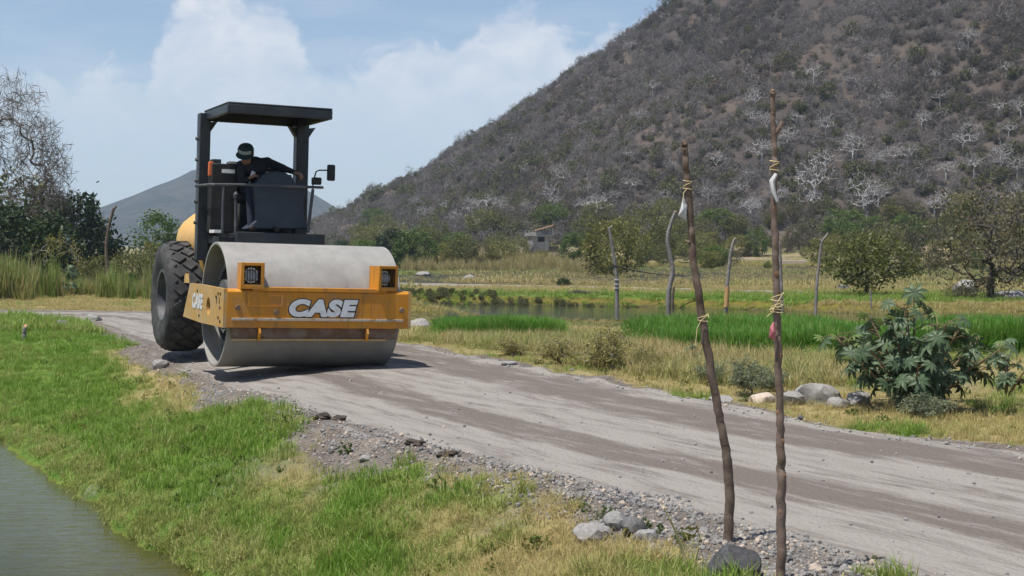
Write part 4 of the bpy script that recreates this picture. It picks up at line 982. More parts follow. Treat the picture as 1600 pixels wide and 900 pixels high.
# castor plants: stems with large palmate leaves, each leaf a part
def palmate(seed, mat):
    rs = random.Random(seed); V = [(0, 0, 0)]; F = []; L = 8
    for k in range(L):
        a = R(-150 + 300 * k / (L - 1)); ln = (1 - .35 * abs(k - (L - 1) / 2) / (L / 2)) * rs.uniform(.9, 1.08); w_ = .15
        d = Vector((math.sin(a), math.cos(a), 0)); s = Vector((d.y, -d.x, 0)); b0 = len(V)
        for t, ww, dz in ((.22, .55, .03), (.55, 1.0, .015), (.82, .55, -.10)):
            c = d * ln * t
            V += [tuple(c + s * w_ * ww + Vector((0, 0, dz + .03))), tuple(c + Vector((0, 0, dz - .015))), tuple(c - s * w_ * ww + Vector((0, 0, dz + .03)))]
        V.append(tuple(d * ln + Vector((0, 0, -.24))))
        F += [(0, b0, b0 + 1), (0, b0 + 1, b0 + 2)]
        for q in (0, 3): F += [(b0 + q, b0 + q + 3, b0 + q + 4, b0 + q + 1), (b0 + q + 1, b0 + q + 4, b0 + q + 5, b0 + q + 2)]
        F += [(b0 + 6, b0 + 9, b0 + 7), (b0 + 7, b0 + 9, b0 + 8)]
    return raw_mesh('leaf', V, F, mat, True)
LEAFS = [palmate(i, M['leaf_castor']) for i in range(3)] + [palmate(9, M['leaf_castor_young'])]
def castor(px_, pb, pt, wpx, nl, label, seed):
    rs = random.Random(seed); p = hit(px_, pb); h = (pb - pt) * p.y / FPX; wd = wpx * p.y / FPX
    e = empty('castor_plant', p); tag(e, label, 'plant'); mb = MB()
    ns = max(3, nl // 13)
    ends = []
    for k in range(ns):
        a = rs.uniform(0, 6.28); rad_ = rs.uniform(.1, .95) ** .8 * wd / 2; top = h * (1.0 - .55 * (rad_ / (wd / 2)) ** 2) * rs.uniform(.75, .97)
        if k == 0: rad_, top = wd * .02, h * .97
        q = [Vector((0, 0, -.02)), Vector((math.cos(a) * rad_ * .4, math.sin(a) * rad_ * .4, top * .45)), Vector((math.cos(a) * rad_, math.sin(a) * rad_, top))]
        pts = [q[0] * (1 - t) ** 2 + q[1] * 2 * t * (1 - t) + q[2] * t * t for t in np.linspace(0, 1, 7)]
        mb.tube(pts, [.018 - .002 * i for i in range(7)], 6); ends.append(pts)
    sz = .125 * h if nl > 30 else .16 * h
    lv = []
    for i in range(nl):
        pts = ends[i % ns]; t = rs.uniform(.28, 1.0) if i >= ns else 1.0; k = t * 6; i0 = min(5, int(k)); b0 = pts[i0].lerp(pts[i0 + 1], k - i0)
        a = rs.uniform(0, 6.28); rr_ = sz * rs.uniform(.7, 1.5); tip = b0 + Vector((math.cos(a) * rr_, math.sin(a) * rr_, rs.uniform(-.2, .7) * sz))
        mb.tube([b0, b0.lerp(tip, .5) + Vector((0, 0, .02)), tip], [.006, .005, .004], 5)
        out = Vector((tip.x, tip.y - .25 * wd, tip.z * .5 + .3 * h)); young = t > .92 and rs.random() < .55
        lv.append((tip, a, young))
    mb.build('stem', M['castor_stem'], e)
    for tip, a, young in lv:
        o = link('leaf', LEAFS[3] if young else LEAFS[rs.randrange(3)], e); o.location = tip
        s = sz * rs.uniform(.75, 1.25) * (.6 if young else 1); o.scale = (s, s, s)
        o.rotation_euler = (R(rs.uniform(-75, -25) if not young else rs.uniform(10, 50)), R(rs.uniform(-25, 25)), a - math.pi / 2 + rs.uniform(-.5, .5))
castor(1428, 640, 463, 310, 270, 'large bushy castor plant with broad star-shaped leaves beside the pale boulder', 3)
castor(1572, 622, 535, 80, 26, 'small castor plant with star-shaped leaves right of the large one', 4)
castor(112, 463, 418, 60, 26, 'low broad-leaved castor plant in front of the reeds', 6)
castor(1082, 572, 535, 50, 16, 'small pale castor seedling behind the leaning foreground pole', 7)

# ------------------------------------------------------------------ grasses
def tuft(name, nb, rad, h, lay, mat, wd=.004, seed=0):
    rs = random.Random(seed); V = []; F = []
    for _ in range(nb):
        a = rs.uniform(0, 6.28); r_ = rad * math.sqrt(rs.random()); b0 = Vector((r_ * math.cos(a), r_ * math.sin(a), -.01)); a2 = rs.uniform(0, 6.28); L = h * rs.uniform(.5, 1.15); l_ = lay * rs.uniform(.3, 1.3)
        d = Vector((math.cos(a2), math.sin(a2), 0)); s = Vector((-d.y, d.x, 0)); k = len(V); w_ = wd * rs.uniform(.7, 1.3)
        for t, ww in ((0, 1), (.5, .8), (1, .08)):
            c = b0 + d * L * l_ * t * t + Vector((0, 0, L * t * math.sqrt(max(.04, 1 - min(.96, l_ * l_ * t)))))
            V += [tuple(c + s * w_ * ww), tuple(c - s * w_ * ww)]
        F += [(k, k + 1, k + 3, k + 2), (k + 2, k + 3, k + 5, k + 4)]
    return bpy.data.objects.new(name, raw_mesh(name, V, F, mat))
GR = [tuft('turf_a', 26, .07, .10, .6, M['grass'], .0032, 1), tuft('turf_b', 26, .07, .13, .45, M['grass'], .0034, 2), tuft('turf_c', 20, .08, .06, .8, M['grass'], .0034, 3),
      tuft('straw_a', 22, .09, .13, 1.2, M['grass'], .0028, 4), tuft('straw_b', 14, .06, .15, .8, M['grass'], .0025, 5), tuft('straw_c', 24, .10, .07, 1.5, M['grass'], .0028, 6)]
def sample(N_, y0, y1, k0=-.5, k1=.5):
    y = np.exp(rng.uniform(math.log(y0), math.log(y1), N_)); return y * rng.uniform(k0, k1, N_), y
x, y = sample(120000, 4.6, 34)
g, s, b = cover(x, y); dro = sdf(x, y, ROAD); dpo = sdf(x, y, POND)
keep = (rng.random(len(x)) > b * 1.02) & (dro > .04) & (dpo > .02) & (rng.random(len(x)) < .35 + .65 * np.maximum(g, s * .8))
x, y, g, s, dpo = x[keep], y[keep], g[keep], s[keep], dpo[keep]; nP = len(x)
tint = np.clip(g * .85 + rng.normal(0, .16, nP) + .75 * fbm(x, y, 1.6, 4, 55) + .04, 0, 1); tint = np.where(dpo < .35, tint * .6, tint)
kd = np.where(rng.random(nP) < tint, rng.integers(0, 3, nP), 3 + rng.integers(0, 3, nP))
scatter('bank_grass', GR, np.stack([x, y, height(x, y)], 1), upright(nP, .2), rng.uniform(.45, 1.05, nP) * (.8 + .3 * g), kd, tint, 'short green and straw-coloured grass on the banks beside the road', 'grass')
MG = [tuft('mid_a', 30, .22, .20, .6, M['grass'], .010, 11), tuft('mid_b', 26, .22, .28, .7, M['grass'], .010, 12)]
x, y = sample(46000, 26, 78, -.48, .48); g, s, b = cover(x, y); dro = sdf(x, y, ROAD); dch = sdf(x, y, CHAN); dtr = sdf(x, y, TRACK)
keep = (dro > .3) & (dch > .05) & (dtr > .3) & (rng.random(len(x)) > .5 * b); x, y, g, dch = x[keep], y[keep], g[keep], dch[keep]; nP = len(x)
tint = np.clip(g * .8 + .35 * fbm(x, y, .35, 3, 56) + rng.normal(0, .1, nP) + .12 * (dch < 4), 0, .9)
scatter('meadow_grass', MG, np.stack([x, y, height(x, y)], 1), upright(nP, .15), rng.uniform(.5, 1.2, nP) * np.where((y < 53) & (y > 33), .45, .8), rng.integers(0, 2, nP), tint, 'rough meadow grass along the channel and the far bank', 'grass')
TG = [tuft('tall_a', 34, .12, .36, .4, M['reed'], .007, 21), tuft('tall_b', 34, .12, .30, .55, M['reed'], .007, 22)]
def inpoly(poly, N_):
    P = np.array(poly); x = rng.uniform(P[:, 0].min(), P[:, 0].max(), N_); y = rng.uniform(P[:, 1].min(), P[:, 1].max(), N_)
    return x, y, sdf(x, y, poly)
xa = []; ya = []
for q in REEDS:
    x, y, d = inpoly(q, 14000); k = (d + fbm(x, y, .5, 3, 66) * .9 < 0); xa.append(x[k]); ya.append(y[k])
x = np.concatenate(xa); y = np.concatenate(ya); nP = len(x)
scatter('tall_green_grass', TG, np.stack([x, y, height(x, y)], 1), upright(nP, .12), rng.uniform(.75, 1.25, nP) * (.95 + .6 * fbm(x, y, .4, 2, 67)), rng.integers(0, 2, nP), np.clip(rng.normal(.9, .12, nP), 0, 1), 'dense bright green tall grass between the road verge and the water', 'grass')
WEED = [G(*p, -.1) for p in [(660, 520), (870, 520), (980, 545), (1150, 565), (1310, 570), (1330, 600), (1200, 615), (1100, 606), (900, 575), (720, 545)]]
TW = [tuft('weed_a', 26, .12, .22, .6, M['reed'], .004, 31), tuft('weed_b', 22, .10, .16, .8, M['reed'], .004, 32)]
x, y, d = inpoly(WEED, 7000); k = (d + fbm(x, y, .8, 3, 68) * 1.2 < 0) & (sdf(x, y, ROAD) > .25); x, y = x[k], y[k]; nP = len(x)
scatter('dry_verge_weeds', TW, np.stack([x, y, height(x, y)], 1), upright(nP, .15), rng.uniform(.6, 1.3, nP), rng.integers(0, 2, nP), np.clip(rng.normal(.18, .16, nP) + .6 * fbm(x, y, .5, 3, 75), 0, .7), 'dry yellowish weeds along the far verge of the road', 'weeds')
RB = [G(*p, -.2) for p in [(-300, 468), (60, 466), (130, 462), (232, 464), (300, 460), (300, 450), (-300, 452)]]
RG = [tuft('reed_a', 30, .30, 1.5, .18, M['reed'], .022, 41), tuft('reed_b', 26, .30, 1.25, .25, M['reed'], .022, 42)]
x, y, d = inpoly(RB, 5200); k = (d < 0) & (fbm(x, y, .3, 3, 69) > -.12); x, y = x[k], y[k]; nP = len(x)
scatter('reed_bed', RG, np.stack([x, y, height(x, y)], 1), upright(nP, .12), rng.uniform(.4, .85, nP) * (1 + 1.4 * fbm(x, y, .25, 3, 70)), rng.integers(0, 2, nP), np.clip(rng.normal(.36, .2, nP), 0, .8), 'bed of tall green reeds in front of the trees left of the roller', 'reeds')
TAN = [G(*p, -.95) for p in [(625, 412), (700, 408), (830, 412), (930, 418), (930, 424), (760, 420), (630, 422)]]
x, y, d = inpoly(TAN, 6000); k = (d < 0) & (fbm(x, y, .12, 3, 73) > -.03); x, y = x[k], y[k]; nP = len(x)
scatter('tan_reeds', RG, np.stack([x, y, height(x, y)], 1), upright(nP, .16), rng.uniform(.3, .9, nP) * (1 + 1.3 * fbm(x, y, .2, 2, 74)), rng.integers(0, 2, nP), np.clip(rng.normal(.02, .1, nP), 0, .4), 'dry tan reeds at the foot of the hill behind the far track', 'reeds')

HG = [G(*p, -.6) for p in [(625, 464), (800, 466), (1010, 470), (1010, 465), (800, 460), (625, 456)]]
x, y, d = inpoly(HG, 900); k = d < 0; x, y = x[k], y[k]; nP = len(x)
scatter('low_hedge', SCRUBG, np.stack([x, y, height(x, y)], 1), upright(nP, .1), rng.uniform(.05, .12, nP), rng.integers(0, 2, nP), rng.random(nP), 'low dark hedge of weeds between the far track and the green bank', 'hedge')

FG = [tuft('field_a', 26, .5, .34, .6, M['reed'], .028, 51), tuft('field_b', 22, .5, .5, .7, M['reed'], .028, 52)]
x, y = sample(36000, 64, 230, -.45, .45); dtr = sdf(x, y, TRACK); pn = fbm(x, y, .06, 3, 57)
keep = (dtr > .8) & (rng.random(len(x)) < .35 + .65 * sstep(-.1, .15, fbm(x, y, .09, 3, 58))) & (hill(x, y) < 3); x, y, pn = x[keep], y[keep], pn[keep]; nP = len(x)
scatter('field_grass', FG, np.stack([x, y, height(x, y)], 1), upright(nP, .12), rng.uniform(.15, .5, nP) * (1 + 1.2 * (fbm(x, y, .15, 2, 59) > .12)), rng.integers(0, 2, nP), np.clip(.16 + 1.8 * pn + rng.normal(0, .10, nP), 0, .7), 'dry tan and olive grass over the flats below the hill', 'grass')

BWO = [Proto('herb', 85 + i, 1, 1.6, .05, .006, 24, 'castor_stem', ('leaf_green', 'leaf_yellow')[i], 5, .12, .13, stems=4, low=.6).joined('herb%d' % i) for i in range(2)]
x, y = sample(2600, 5.5, 24); g, s, b = cover(x, y); keep = (sdf(x, y, ROAD) > .25) & (sdf(x, y, POND) > .15) & (rng.random(len(x)) < .5) & (fbm(x, y, .9, 3, 95) > .02); x, y = x[keep], y[keep]; nP = len(x)
scatter('bank_weeds', BWO, np.stack([x, y, height(x, y)], 1), upright(nP, .2), rng.uniform(.05, .11, nP), (rng.random(nP) < .3).astype(int), rng.random(nP), 'small leafy weeds dotted through the bank grass', 'weeds')
# ------------------------------------------------------------------ stones
def rock_mesh(seed, mat, sub=3, lump=.10):
    bm = bmesh.new(); bmesh.ops.create_icosphere(bm, subdivisions=sub, radius=1); rs = np.random.default_rng(seed)
    cuts = [(Vector(rs.normal(size=3)).normalized(), rs.uniform(.55, .9)) for _ in range(9)]; o1 = rs.uniform(0, 50)
    for v in bm.verts:
        c = v.co.copy()
        for nn, d in cuts:
            t = c.dot(nn)
            if t > d: c -= nn * (t - d) * .9
        k = 1 + lump * float(fbm(np.array([c.x * 2 + o1 + c.z]), np.array([c.y * 2 + c.z * 1.7]), 1.0, 4, seed)[0])
        v.co = c * k
    me = bpy.data.meshes.new('stone'); bm.to_mesh(me); bm.free(); me.materials.append(mat)
    me.polygons.foreach_set('use_smooth', [True] * len(me.polygons)); me.set_sharp_from_angle(angle=R(28)); me.update(); return me
def rock(name, px_, pb, wpx, hpx, mat, label, seed, cat='rock', group=None):
    p = hit(px_, pb); k = p.y / FPX; o = link(name, rock_mesh(seed, M[mat], 4 if mat == 'clod' else 3, 1.1 if mat == 'clod' else .45))
    wd, h = wpx * k, hpx * k; o.scale = (wd / 1.75, wd / 2.0, h / 1.45); o.location = p + Vector((0, wd * .2, h * .27)); o.rotation_euler = (0, 0, random.uniform(-.5, .5))
    return tag(o, label, cat, group)
rock('boulder', 1277, 632, 66, 38, 'stone_white', 'largest pale rounded boulder beside the castor plant', 1)
rock('rock', 1345, 634, 36, 26, 'stone', 'grey stone tight against the castor plant stem', 2)
rock('rock', 1312, 638, 34, 20, 'stone_white', 'small pale stone between the big boulder and the castor plant', 3)
rock('rock', 1190, 632, 38, 20, 'stone_tan', 'tan stone at the far road edge under the grey-green bush', 4)
rock('rock', 1238, 634, 40, 24, 'stone', 'grey stone just left of the largest pale boulder', 5)
rock('rock', 1147, 905, 82, 58, 'basalt', 'big dark basalt rock between the feet of the two tall poles', 6)
rock('rock', 925, 850, 58, 32, 'stone', 'flat-topped grey rock at the lower left of the verge rock pile', 7)
rock('rock', 962, 832, 36, 30, 'stone', 'upright grey rock in the middle of the verge rock pile', 8)
rock('rock', 990, 838, 36, 32, 'stone_dark', 'dark rock in the middle of the verge rock pile', 9)
rock('rock', 1010, 852, 36, 24, 'stone', 'light grey rock at the right end of the verge rock pile', 10)
rock('rock', 945, 836, 36, 18, 'stone', 'low grey rock behind the flat-topped one in the verge pile', 11)
rock('rock', 250, 577, 26, 16, 'stone', 'lone grey stone in the grass beside the roller wheel', 12)
rock('rock', 75, 507, 17, 10, 'stone_dark', 'left one of the two dark stones near the wooden stump', 13)
rock('rock', 97, 513, 22, 15, 'stone_dark', 'larger dark tilted stone near the wooden stump', 14)
rock('rock', 143, 501, 26, 11, 'stone', 'flat grey stone on the bare edge of the far road bend', 15)
rock('rock', 1020, 868, 30, 18, 'stone_white', 'pale broken stone below the verge rock pile', 16)
rock('earth_clod', 503, 655, 27, 10, 'clod', 'dark earth clod at the road edge in front of the drum', 17, 'clod')
rock('earth_clod', 530, 658, 20, 10, 'clod', 'second dark earth clod beside the one before the drum', 18, 'clod')
rock('earth_clod', 645, 697, 32, 10, 'clod', 'dark flat earth clod farther along the gravel edge', 19, 'clod')
rock('earth_clod', 700, 716, 28, 10, 'clod', 'crumbled earth clod lying in the coarse gravel', 20, 'clod')
rock('rock', 570, 722, 20, 9, 'stone', 'small grey stone on the bare earth patch of the bank', 21)
rock('rock', 655, 512, 34, 15, 'stone_white', 'white rock on the grass right of the roller frame', 22)
rock('rock', 1130, 628, 40, 10, 'stone', 'flat grey stone at the far road edge behind the leaning pole', 23)
rock('rock', 795, 570, 24, 8, 'stone', 'small flat stone on the far road edge by the dry bushes', 24)
rock('rock', 662, 432, 24, 8, 'stone_white', 'pale flat rock at the near end of the far track', 25)
rock('rock', 735, 437, 22, 8, 'stone_white', 'pale rock in the grass beyond the far track', 26)
rock('rock', 1510, 462, 44, 26, 'stone', 'grey boulder beside the trunk of the big brownish mesquite', 27)
rock('rock', 1580, 466, 56, 16, 'stone', 'long grey rock right of the big brownish mesquite trunk', 28)
# loose gravel on the road shoulders and crushed stone thrown on the near verge
PEB = [bpy.data.objects.new('pebble%d' % i, rock_mesh(40 + i, M[('stone', 'stone', 'stone', 'stone_tan', 'stone', 'stone_dark', 'stone', 'stone_white')[i]], 1)) for i in range(8)]
x, y = sample(220000, 4.6, 26); d = sdf(x, y, ROAD); dl_ = polydist(x, y, ROADL)
k = (d > -.35) & (d < .45) & (dl_ < .7) & (rng.random(len(x)) < np.where(d < 0, sstep(-.35, .05, d) * .45, sstep(.6, .1, d + .5 * fbm(x, y, 1.2, 3, 71))))
k |= (np.abs(d) < .3) & (rng.random(len(x)) < .12)
k |= (d < 0) & (rng.random(len(x)) < .006)
k |= (sdf(x, y, VERGE) + .4 * fbm(x, y, 1.5, 3, 72) < 0) & (rng.random(len(x)) < .55)
q = [G(*p, -.05) for p in [(480, 680), (560, 672), (700, 700), (740, 730), (640, 728), (500, 715)]]
k |= (sdf(x, y, q) < 0) & (rng.random(len(x)) < .2)
x, y = x[k], y[k]; nP = len(x)
scl = .005 + .013 * rng.random(nP) ** 2.5 + .018 * (rng.random(nP) < .05) * rng.random(nP)
scatter('gravel', PEB, np.stack([x, y, height(x, y) + scl * .2], 1), np.stack([rng.normal(0, .4, nP), rng.normal(0, .4, nP), rng.uniform(0, 6.28, nP)], 1), scl, rng.integers(0, 8, nP), rng.random(nP), 'loose grey crushed gravel along the road shoulder', 'gravel')

M['knot'] = worn('knot_wood', (.26, .14, .075), (.20, .11, .06), 40, .8)
# ------------------------------------------------------------------ poles
def pole(name, pts, rb, rt, mat, label, base=None, knots=(), group=None, seed=0, stubs=()):
    b0 = hit(*(base or pts[0])); k = b0.y / FPX; rs = random.Random(seed); e = empty(name, b0); tag(e, label, 'pole', group)
    def at(px_, py_): d = ray(px_, py_); t = b0.y / d[1]; return Vector((d[0] * t - b0.x, 0, CAMH + d[2] * t - b0.z))
    P = [at(*p) for p in pts]; P[0] = P[0] - Vector((0, 0, .08)); fine = []
    for i in range(len(P) - 1):
        p0, p1, p2, p3 = P[max(i - 1, 0)], P[i], P[i + 1], P[min(i + 2, len(P) - 1)]
        for j in range(9):
            t = j / 9; fine.append(.5 * ((2 * p1) + (p2 - p0) * t + (2 * p0 - 5 * p1 + 4 * p2 - p3) * t * t + (3 * p1 - p0 - 3 * p2 + p3) * t ** 3))
    fine.append(P[-1]); m = len(fine)
    fine = [f + Vector((rs.gauss(0, .0018), rs.gauss(0, .004), 0)) for f in fine]
    rad = [(rb + (rt - rb) * i / (m - 1)) * k * (.84 if rb > 6 else .78) * (1 + .22 * float(fbm(np.array([i * .11 + seed * 7.3]), np.array([.5]), 1.0, 3, seed)[0]) + rs.gauss(0, .018)) for i in range(m)]
    mb = MB(); mb.tube(fine, rad, 12); mb.build('shaft', M[mat], e, angle=60)
    top = MB(); d = (fine[-1] - fine[-2]).normalized(); top.tube([fine[-1] - d * .004, fine[-1] + d * .004], [rad[-1] * .92, rad[-1] * .8], 10); top.build('cut_end', M['cutwood'], e)
    for (kx, ky, r_) in knots:
        c = at(kx, ky); i = min(range(m), key=lambda q: (fine[q] - c).length); c = fine[i] + Vector(((c.x - fine[i].x) * .6, -rad[i] * .86, 0)); q = MB(); q.lathe([(-.12, .001), (-.16, .6), (.05, .95), (.5, 1.0), (.5, .001)], 'y', 12); q.v = [tuple(Vector((v[0] * .75, v[1], v[2] * 1.25)) * r_ * k * .85 + c) for v in q.v]; q.build('knot', M['knot'], e)
    for a, b_, r_ in stubs:
        q = MB(); A_, B_ = at(*a), at(*b_); q.tube([A_, A_.lerp(B_, .5) + Vector((.004, -.01, 0)), B_], [r_ * k, r_ * k * .85, r_ * k * .7], 8); q.build('branch_stub', M[mat], e)
    return e, at, k
def wrap(e, at, k, c, r_, turns, tail=None, mat='rope', name='twine', th=.0021):
    C = at(*c); pts = [C + Vector((math.cos(t) * r_ * .86 * k, math.sin(t) * r_ * .86 * k, .012 * math.sin(t * .5 + 1) + .003 * t)) for t in np.linspace(0, 6.283 * turns, int(14 * turns))]
    q = MB(); q.tube(pts, th, 6)
    if tail: q.tube([pts[-1]] + [at(*p) + Vector((0, -r_ * k * 1.2, 0)) for p in tail], th, 6)
    return q.build(name, M[mat], e)
e1, at1, k1 = pole('wooden_pole', [(1135, 846), (1140, 790), (1136, 720), (1122, 640), (1108, 562), (1093, 470), (1083, 400), (1078, 330), (1073, 270), (1069, 222)], 9.5, 5.5, 'bark', 'tall curved brown wooden pole leaning over the near road edge, twine loop halfway', seed=1, knots=[(1127, 655, 3), (1101, 520, 2.5), (1078, 335, 3)], stubs=[((1080, 380), (1071, 377), 3), ((1094, 470), (1087, 467), 2.5)])
wrap(e1, at1, k1, (1098, 505), 9.5, 2, [(1106, 497), (1104, 492), (1094, 500), (1088, 512), (1085, 540)])
wrap(e1, at1, k1, (1074, 299), 8, 3, [(1067, 302), (1066, 318)])
q = MB(); A_ = at1(1067, 306); q.add([A_ + Vector(v) for v in ((0, -.02, 0), (-.012, -.03, -.05), (-.026, -.02, -.10), (.012, -.03, -.12), (.018, -.02, -.05), (-.005, -.045, -.07))], [(0, 1, 5), (1, 2, 5), (2, 3, 5), (3, 4, 5), (4, 0, 5)]); q.build('plastic_scrap', M['plastic'], e1, smooth=False)
e2, at2, k2 = pole('wooden_pole', [(1219, 912), (1221, 850), (1221, 760), (1220, 680), (1217, 600), (1215, 520), (1213, 450), (1211, 380), (1209, 310), (1211, 240), (1208, 190), (1208, 142)], 9.2, 4.8, 'bark_red', 'tall straight reddish pole with orange cut knots and pink ribbon beside the dark rock', seed=2,
    knots=[(1212, 322, 5), (1213, 428, 6), (1213, 478, 5), (1217, 556, 5), (1214, 645, 5.5), (1224, 690, 4), (1217, 800, 4.5), (1226, 742, 3.5)], stubs=[((1212, 208), (1222, 190), 4), ((1209, 150), (1203, 144), 3.5)])
wrap(e2, at2, k2, (1210, 270), 8.5, 3)
wrap(e2, at2, k2, (1214, 487), 11.5, 4, [(1203, 488), (1196, 494)])
wrap(e2, at2, k2, (1214, 492), 12, 2, [(1205, 480), (1199, 484)])
q = MB(); q.tube([at2(1211, 272) + Vector((0, -.03, 0)), at2(1204, 284) + Vector((0, -.03, 0)), at2(1206, 300) + Vector((0, -.035, 0)), at2(1212, 316) + Vector((0, -.035, 0))], [.008, .012, .011, .005], 6); q.build('peeled_bark_strip', M['plastic'], e2)
q = MB(); A_ = at2(1205, 500); q.add([A_ + Vector(v) for v in ((.005, -.03, 0), (-.012, -.04, -.03), (-.016, -.035, -.075), (.006, -.045, -.09), (.016, -.035, -.05), (.0, -.055, -.05))], [(0, 1, 5), (1, 2, 5), (2, 3, 5), (3, 4, 5), (4, 0, 5)]); q.build('pink_ribbon', M['ribbon'], e2, smooth=False)
FP = [([(964, 486), (964, 455), (963, 430), (958, 395), (954, 370), (951, 356)], 4.2, 2.6, 'bark_grey', 'thin grey post with pale bands standing by the water', [((952, 357), (957, 353), 2)]),
      ([(1044, 487), (1045, 455), (1051, 425), (1047, 400), (1043, 375), (1048, 350), (1056, 330)], 5.2, 3.4, 'bark_grey', 'crooked grey S-shaped post by the water', []),
      ([(1134, 494), (1136, 450), (1140, 410), (1144, 385), (1149, 372)], 3.8, 3.2, 'bark_grey', 'grey slanting post with orange lower end by the water', []),
      ([(1222, 507), (1221, 460), (1219, 410), (1218, 377)], 4, 3.2, 'bark_grey', 'grey post standing right behind the reddish pole', []),
      ([(1274, 504), (1276, 450), (1281, 400), (1284, 376)], 3.2, 2.4, 'bark_grey', 'slender grey post with forked top beyond the castor plant', [((1284, 378), (1294, 364), 1.8), ((1284, 378), (1280, 374), 1.8)]),
      ([(172, 462), (170, 430), (166, 390), (170, 355), (178, 325)], 4.0, 2.8, 'bark', 'bent brown post standing in front of the left reeds', [((177, 328), (182, 322), 2)]),
      ([(1362, 486), (1361, 470), (1360, 452)], 2, 1.6, 'bark_grey', 'short thin stake in front of the olive mesquite', []),
      ([(38, 532), (38, 520), (40, 509)], 4.5, 4, 'bark_grey', 'short weathered wooden stump in the left bank grass', []),
      ([(1051, 488), (1051, 465), (1053, 448)], 3, 2.4, 'bark', 'short brown stake propped behind the S-shaped post', [])]
for i, (pts, rb, rt, mt, lb, st_) in enumerate(FP):
    e, at, k = pole('wooden_post', pts, rb, rt, mt, lb, seed=10 + i, stubs=st_)
    if i == 0:
        for yy_ in (437, 444, 450):
            c = at(964, yy_); q = MB(); q.lathe([(-.012, 4.6 * k), (.012, 4.6 * k), (.012, 3.5 * k), (-.012, 3.5 * k)], 'z', 12, c); q.build('pale_band', M['label'], e)
    if i == 2:
        c0, c1 = at(1134.6, 480), at(1136.6, 448); q = MB(); q.tube([c0, c1], [3.95 * k, 3.75 * k], 12); q.build('debarked_end', M['cutwood'], e)
p0 = hit(964, 486); d0 = p0.y; A_ = Vector(ray(958, 414)) * (d0 / ray(958, 414)[1]) + Vector((0, 0, CAMH)); B_ = Vector(ray(1010, 430)) * ((d0 - .1) / ray(1010, 430)[1]) + Vector((0, 0, CAMH)); C_ = Vector(ray(1071, 431)) * ((d0 - .3) / ray(1071, 431)[1]) + Vector((0, 0, CAMH))
q = MB(); pts = [A_.lerp(B_, t) * (1 - t) + B_.lerp(C_, t) * t + Vector((0, -.06, 0)) for t in np.linspace(0, 1, 9)]; q.tube(pts, [.030 - .0016 * i for i in range(9)], 8)
tag(q.build('tied_branch', M['treebark']), 'thin dark branch tied sideways from the banded post to the S-shaped post', 'branch')
# dry stalks and small plants near the camera
def stalk(px_, pb, tips, label, mat='rope'):
    b0 = hit(px_, pb); e = empty('dry_stalk', b0); tag(e, label, 'stalk'); k = b0.y
    for (tx, ty) in tips:
        d = ray(tx, ty); t = k / d[1]; T = Vector((d[0] * t - b0.x, -.05, CAMH + d[2] * t - b0.z)); q = MB(); q.tube([Vector((0, 0, -.02)), T * .5 + Vector((.01, .02, .01)), T], [.006, .005, .003], 6); q.build('stem', M[mat], e)
stalk(1078, 905, [(1036, 790), (1045, 806), (1090, 850), (1040, 893)], 'forked straw-coloured dry stalk leaning in front of the gravel')
stalk(1030, 895, [(1005, 870), (1052, 862)], 'short dry stalk lying in the grass near the forked stalk')

# ------------------------------------------------------------------ small house on the slope
hp_ = hit(842, 396, 90); hk = hp_.y / FPX; hs = empty('hillside_house', hp_); tag(hs, 'small unfinished concrete house on stilts with tiled lean-to roof on the hill foot', 'house')
def hb(x0, x1, ptop, pbot, y0=0, y1=6.): return ((x0 - 842) * hk, y0, (396 - pbot) * hk), ((x1 - 842) * hk, y1, (396 - ptop) * hk)
def hpart(name, mat, *boxes):
    q = MB()
    for b_ in boxes: q.box(*b_)
    return q.build(name, M[mat], hs)
hpart('floor_slab', 'house_wall', hb(820, 864, 367, 369, -.3, 5))
hpart('wall', 'house_wall', hb(831, 840, 369, 398, .3, 4.6)); hpart('wall', 'house_wall', hb(851, 858, 369, 398, .3, 4.6)); hpart('opening', 'house_dark', hb(840, 851, 370.5, 392, .9, 1.0)); hpart('wall', 'house_wall', hb(840, 851, 378, 398, .4, .6))
hpart('back_wall', 'house_wall', hb(838, 863, 358, 367, 3.6, 3.9))
for x0 in (841.5, 848, 853, 858, 862): hpart('column', 'house_wall', hb(x0, x0 + 1.3, 357, 367, 0, .16))
hpart('parapet', 'house_wall', hb(828, 846, 362.5, 367, -.25, -.1)); hpart('parapet', 'house_wall', hb(820, 828, 364, 367, -.25, -.1))
for x0 in (820, 826, 831): hpart('baluster', 'house_wall', hb(x0, x0 + 1.2, 360, 367, -.28, -.05))
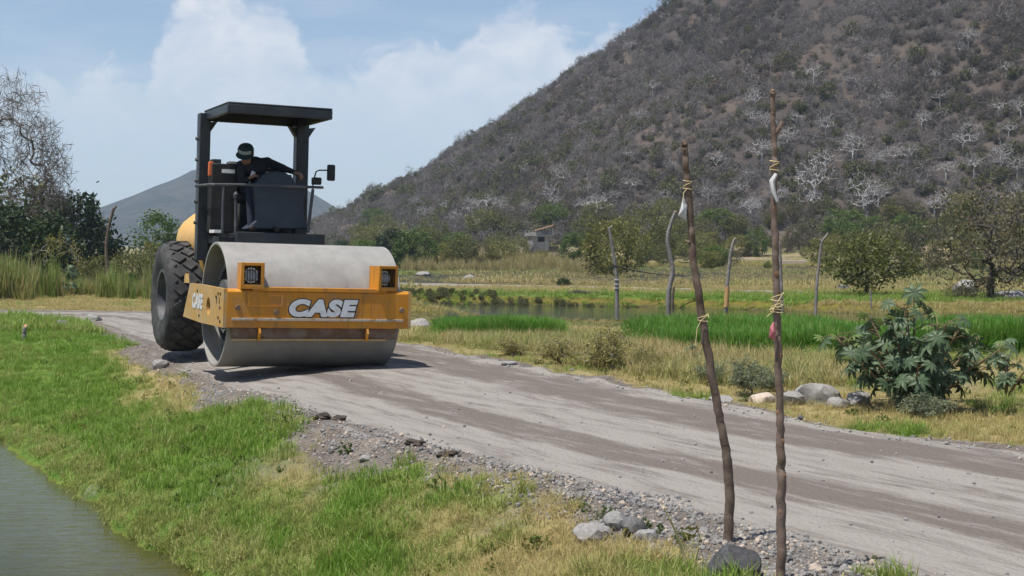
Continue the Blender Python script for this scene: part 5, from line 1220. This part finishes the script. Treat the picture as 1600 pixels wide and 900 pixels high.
q = MB(); q.prism([((836 - 842) * hk, (396 - 359) * hk), ((864.5 - 842) * hk, (396 - 351) * hk), ((864.5 - 842) * hk, (396 - 353) * hk), ((836 - 842) * hk, (396 - 361) * hk)], 'y', -.7, 4.6); q.build('roof', M['house_roof'], hs)
for i in range(9):
    t = i / 8; x0 = 829 - 13 * t; y0 = 380 + 22 * t; hpart('step', 'house_wall', hb(x0, x0 + 5, y0, y0 + 2.2, -1.2, 0))
hpart('stair_wall', 'stone_white', hb(824, 832, 376, 392, -.2, 1.5))
# odd blocks on the far bank
def block(px0, px1, pt, pb, name, label, mat, cat, dep=.5):
    b0 = hit((px0 + px1) / 2, pb); k = b0.y / FPX; q = MB(); hw_b = (px1 - px0) / 2 * k; q.box((-hw_b, 0, -.05), (hw_b, dep, (pb - pt) * k)); o = q.build(name, M[mat], None, bevel=.02); o.location = b0; tag(o, label, cat)
block(1312, 1327, 446, 454, 'concrete_block', 'small white concrete block on the grass left of the olive mesquite', 'stone_white', 'block')
block(1218, 1260, 407, 412, 'concrete_slab', 'low pale concrete slab at the hill foot behind the reddish pole', 'stone_tan', 'slab', 2)
block(1240, 1254, 455, 458, 'stone_slab', 'thin flat stone slab lying on the far grass bank', 'stone_white', 'slab')
pl0 = hit(905, 461); q = MB(); q.tube([(-.5, 0, .08), (-.1, .1, .12), (.35, 0, .07), (.9, .15, .1)], [.07, .09, .08, .04], 8); o = q.build('fallen_log', M['treebark']); o.location = pl0; tag(o, 'dark fallen log at the end of the pale far track', 'log')

# ------------------------------------------------------------------ the air
m = bpy.data.materials.new('haze'); m.use_nodes = True; nt = m.node_tree; nt.nodes.clear(); n = N(nt)
pv = n('ShaderNodeVolumePrincipled'); pv.inputs['Color'].default_value = (.62, .78, 1, 1); pv.inputs['Density'].default_value = .00017; pv.inputs['Anisotropy'].default_value = .0
ou = n('ShaderNodeOutputMaterial'); nt.links.new(pv.outputs[0], ou.inputs['Volume'])
q = MB(); q.box((-4900, -200, -4), (4900, 6100, 320)); o = q.build('haze', m, None, smooth=False); tag(o, kind='stuff')
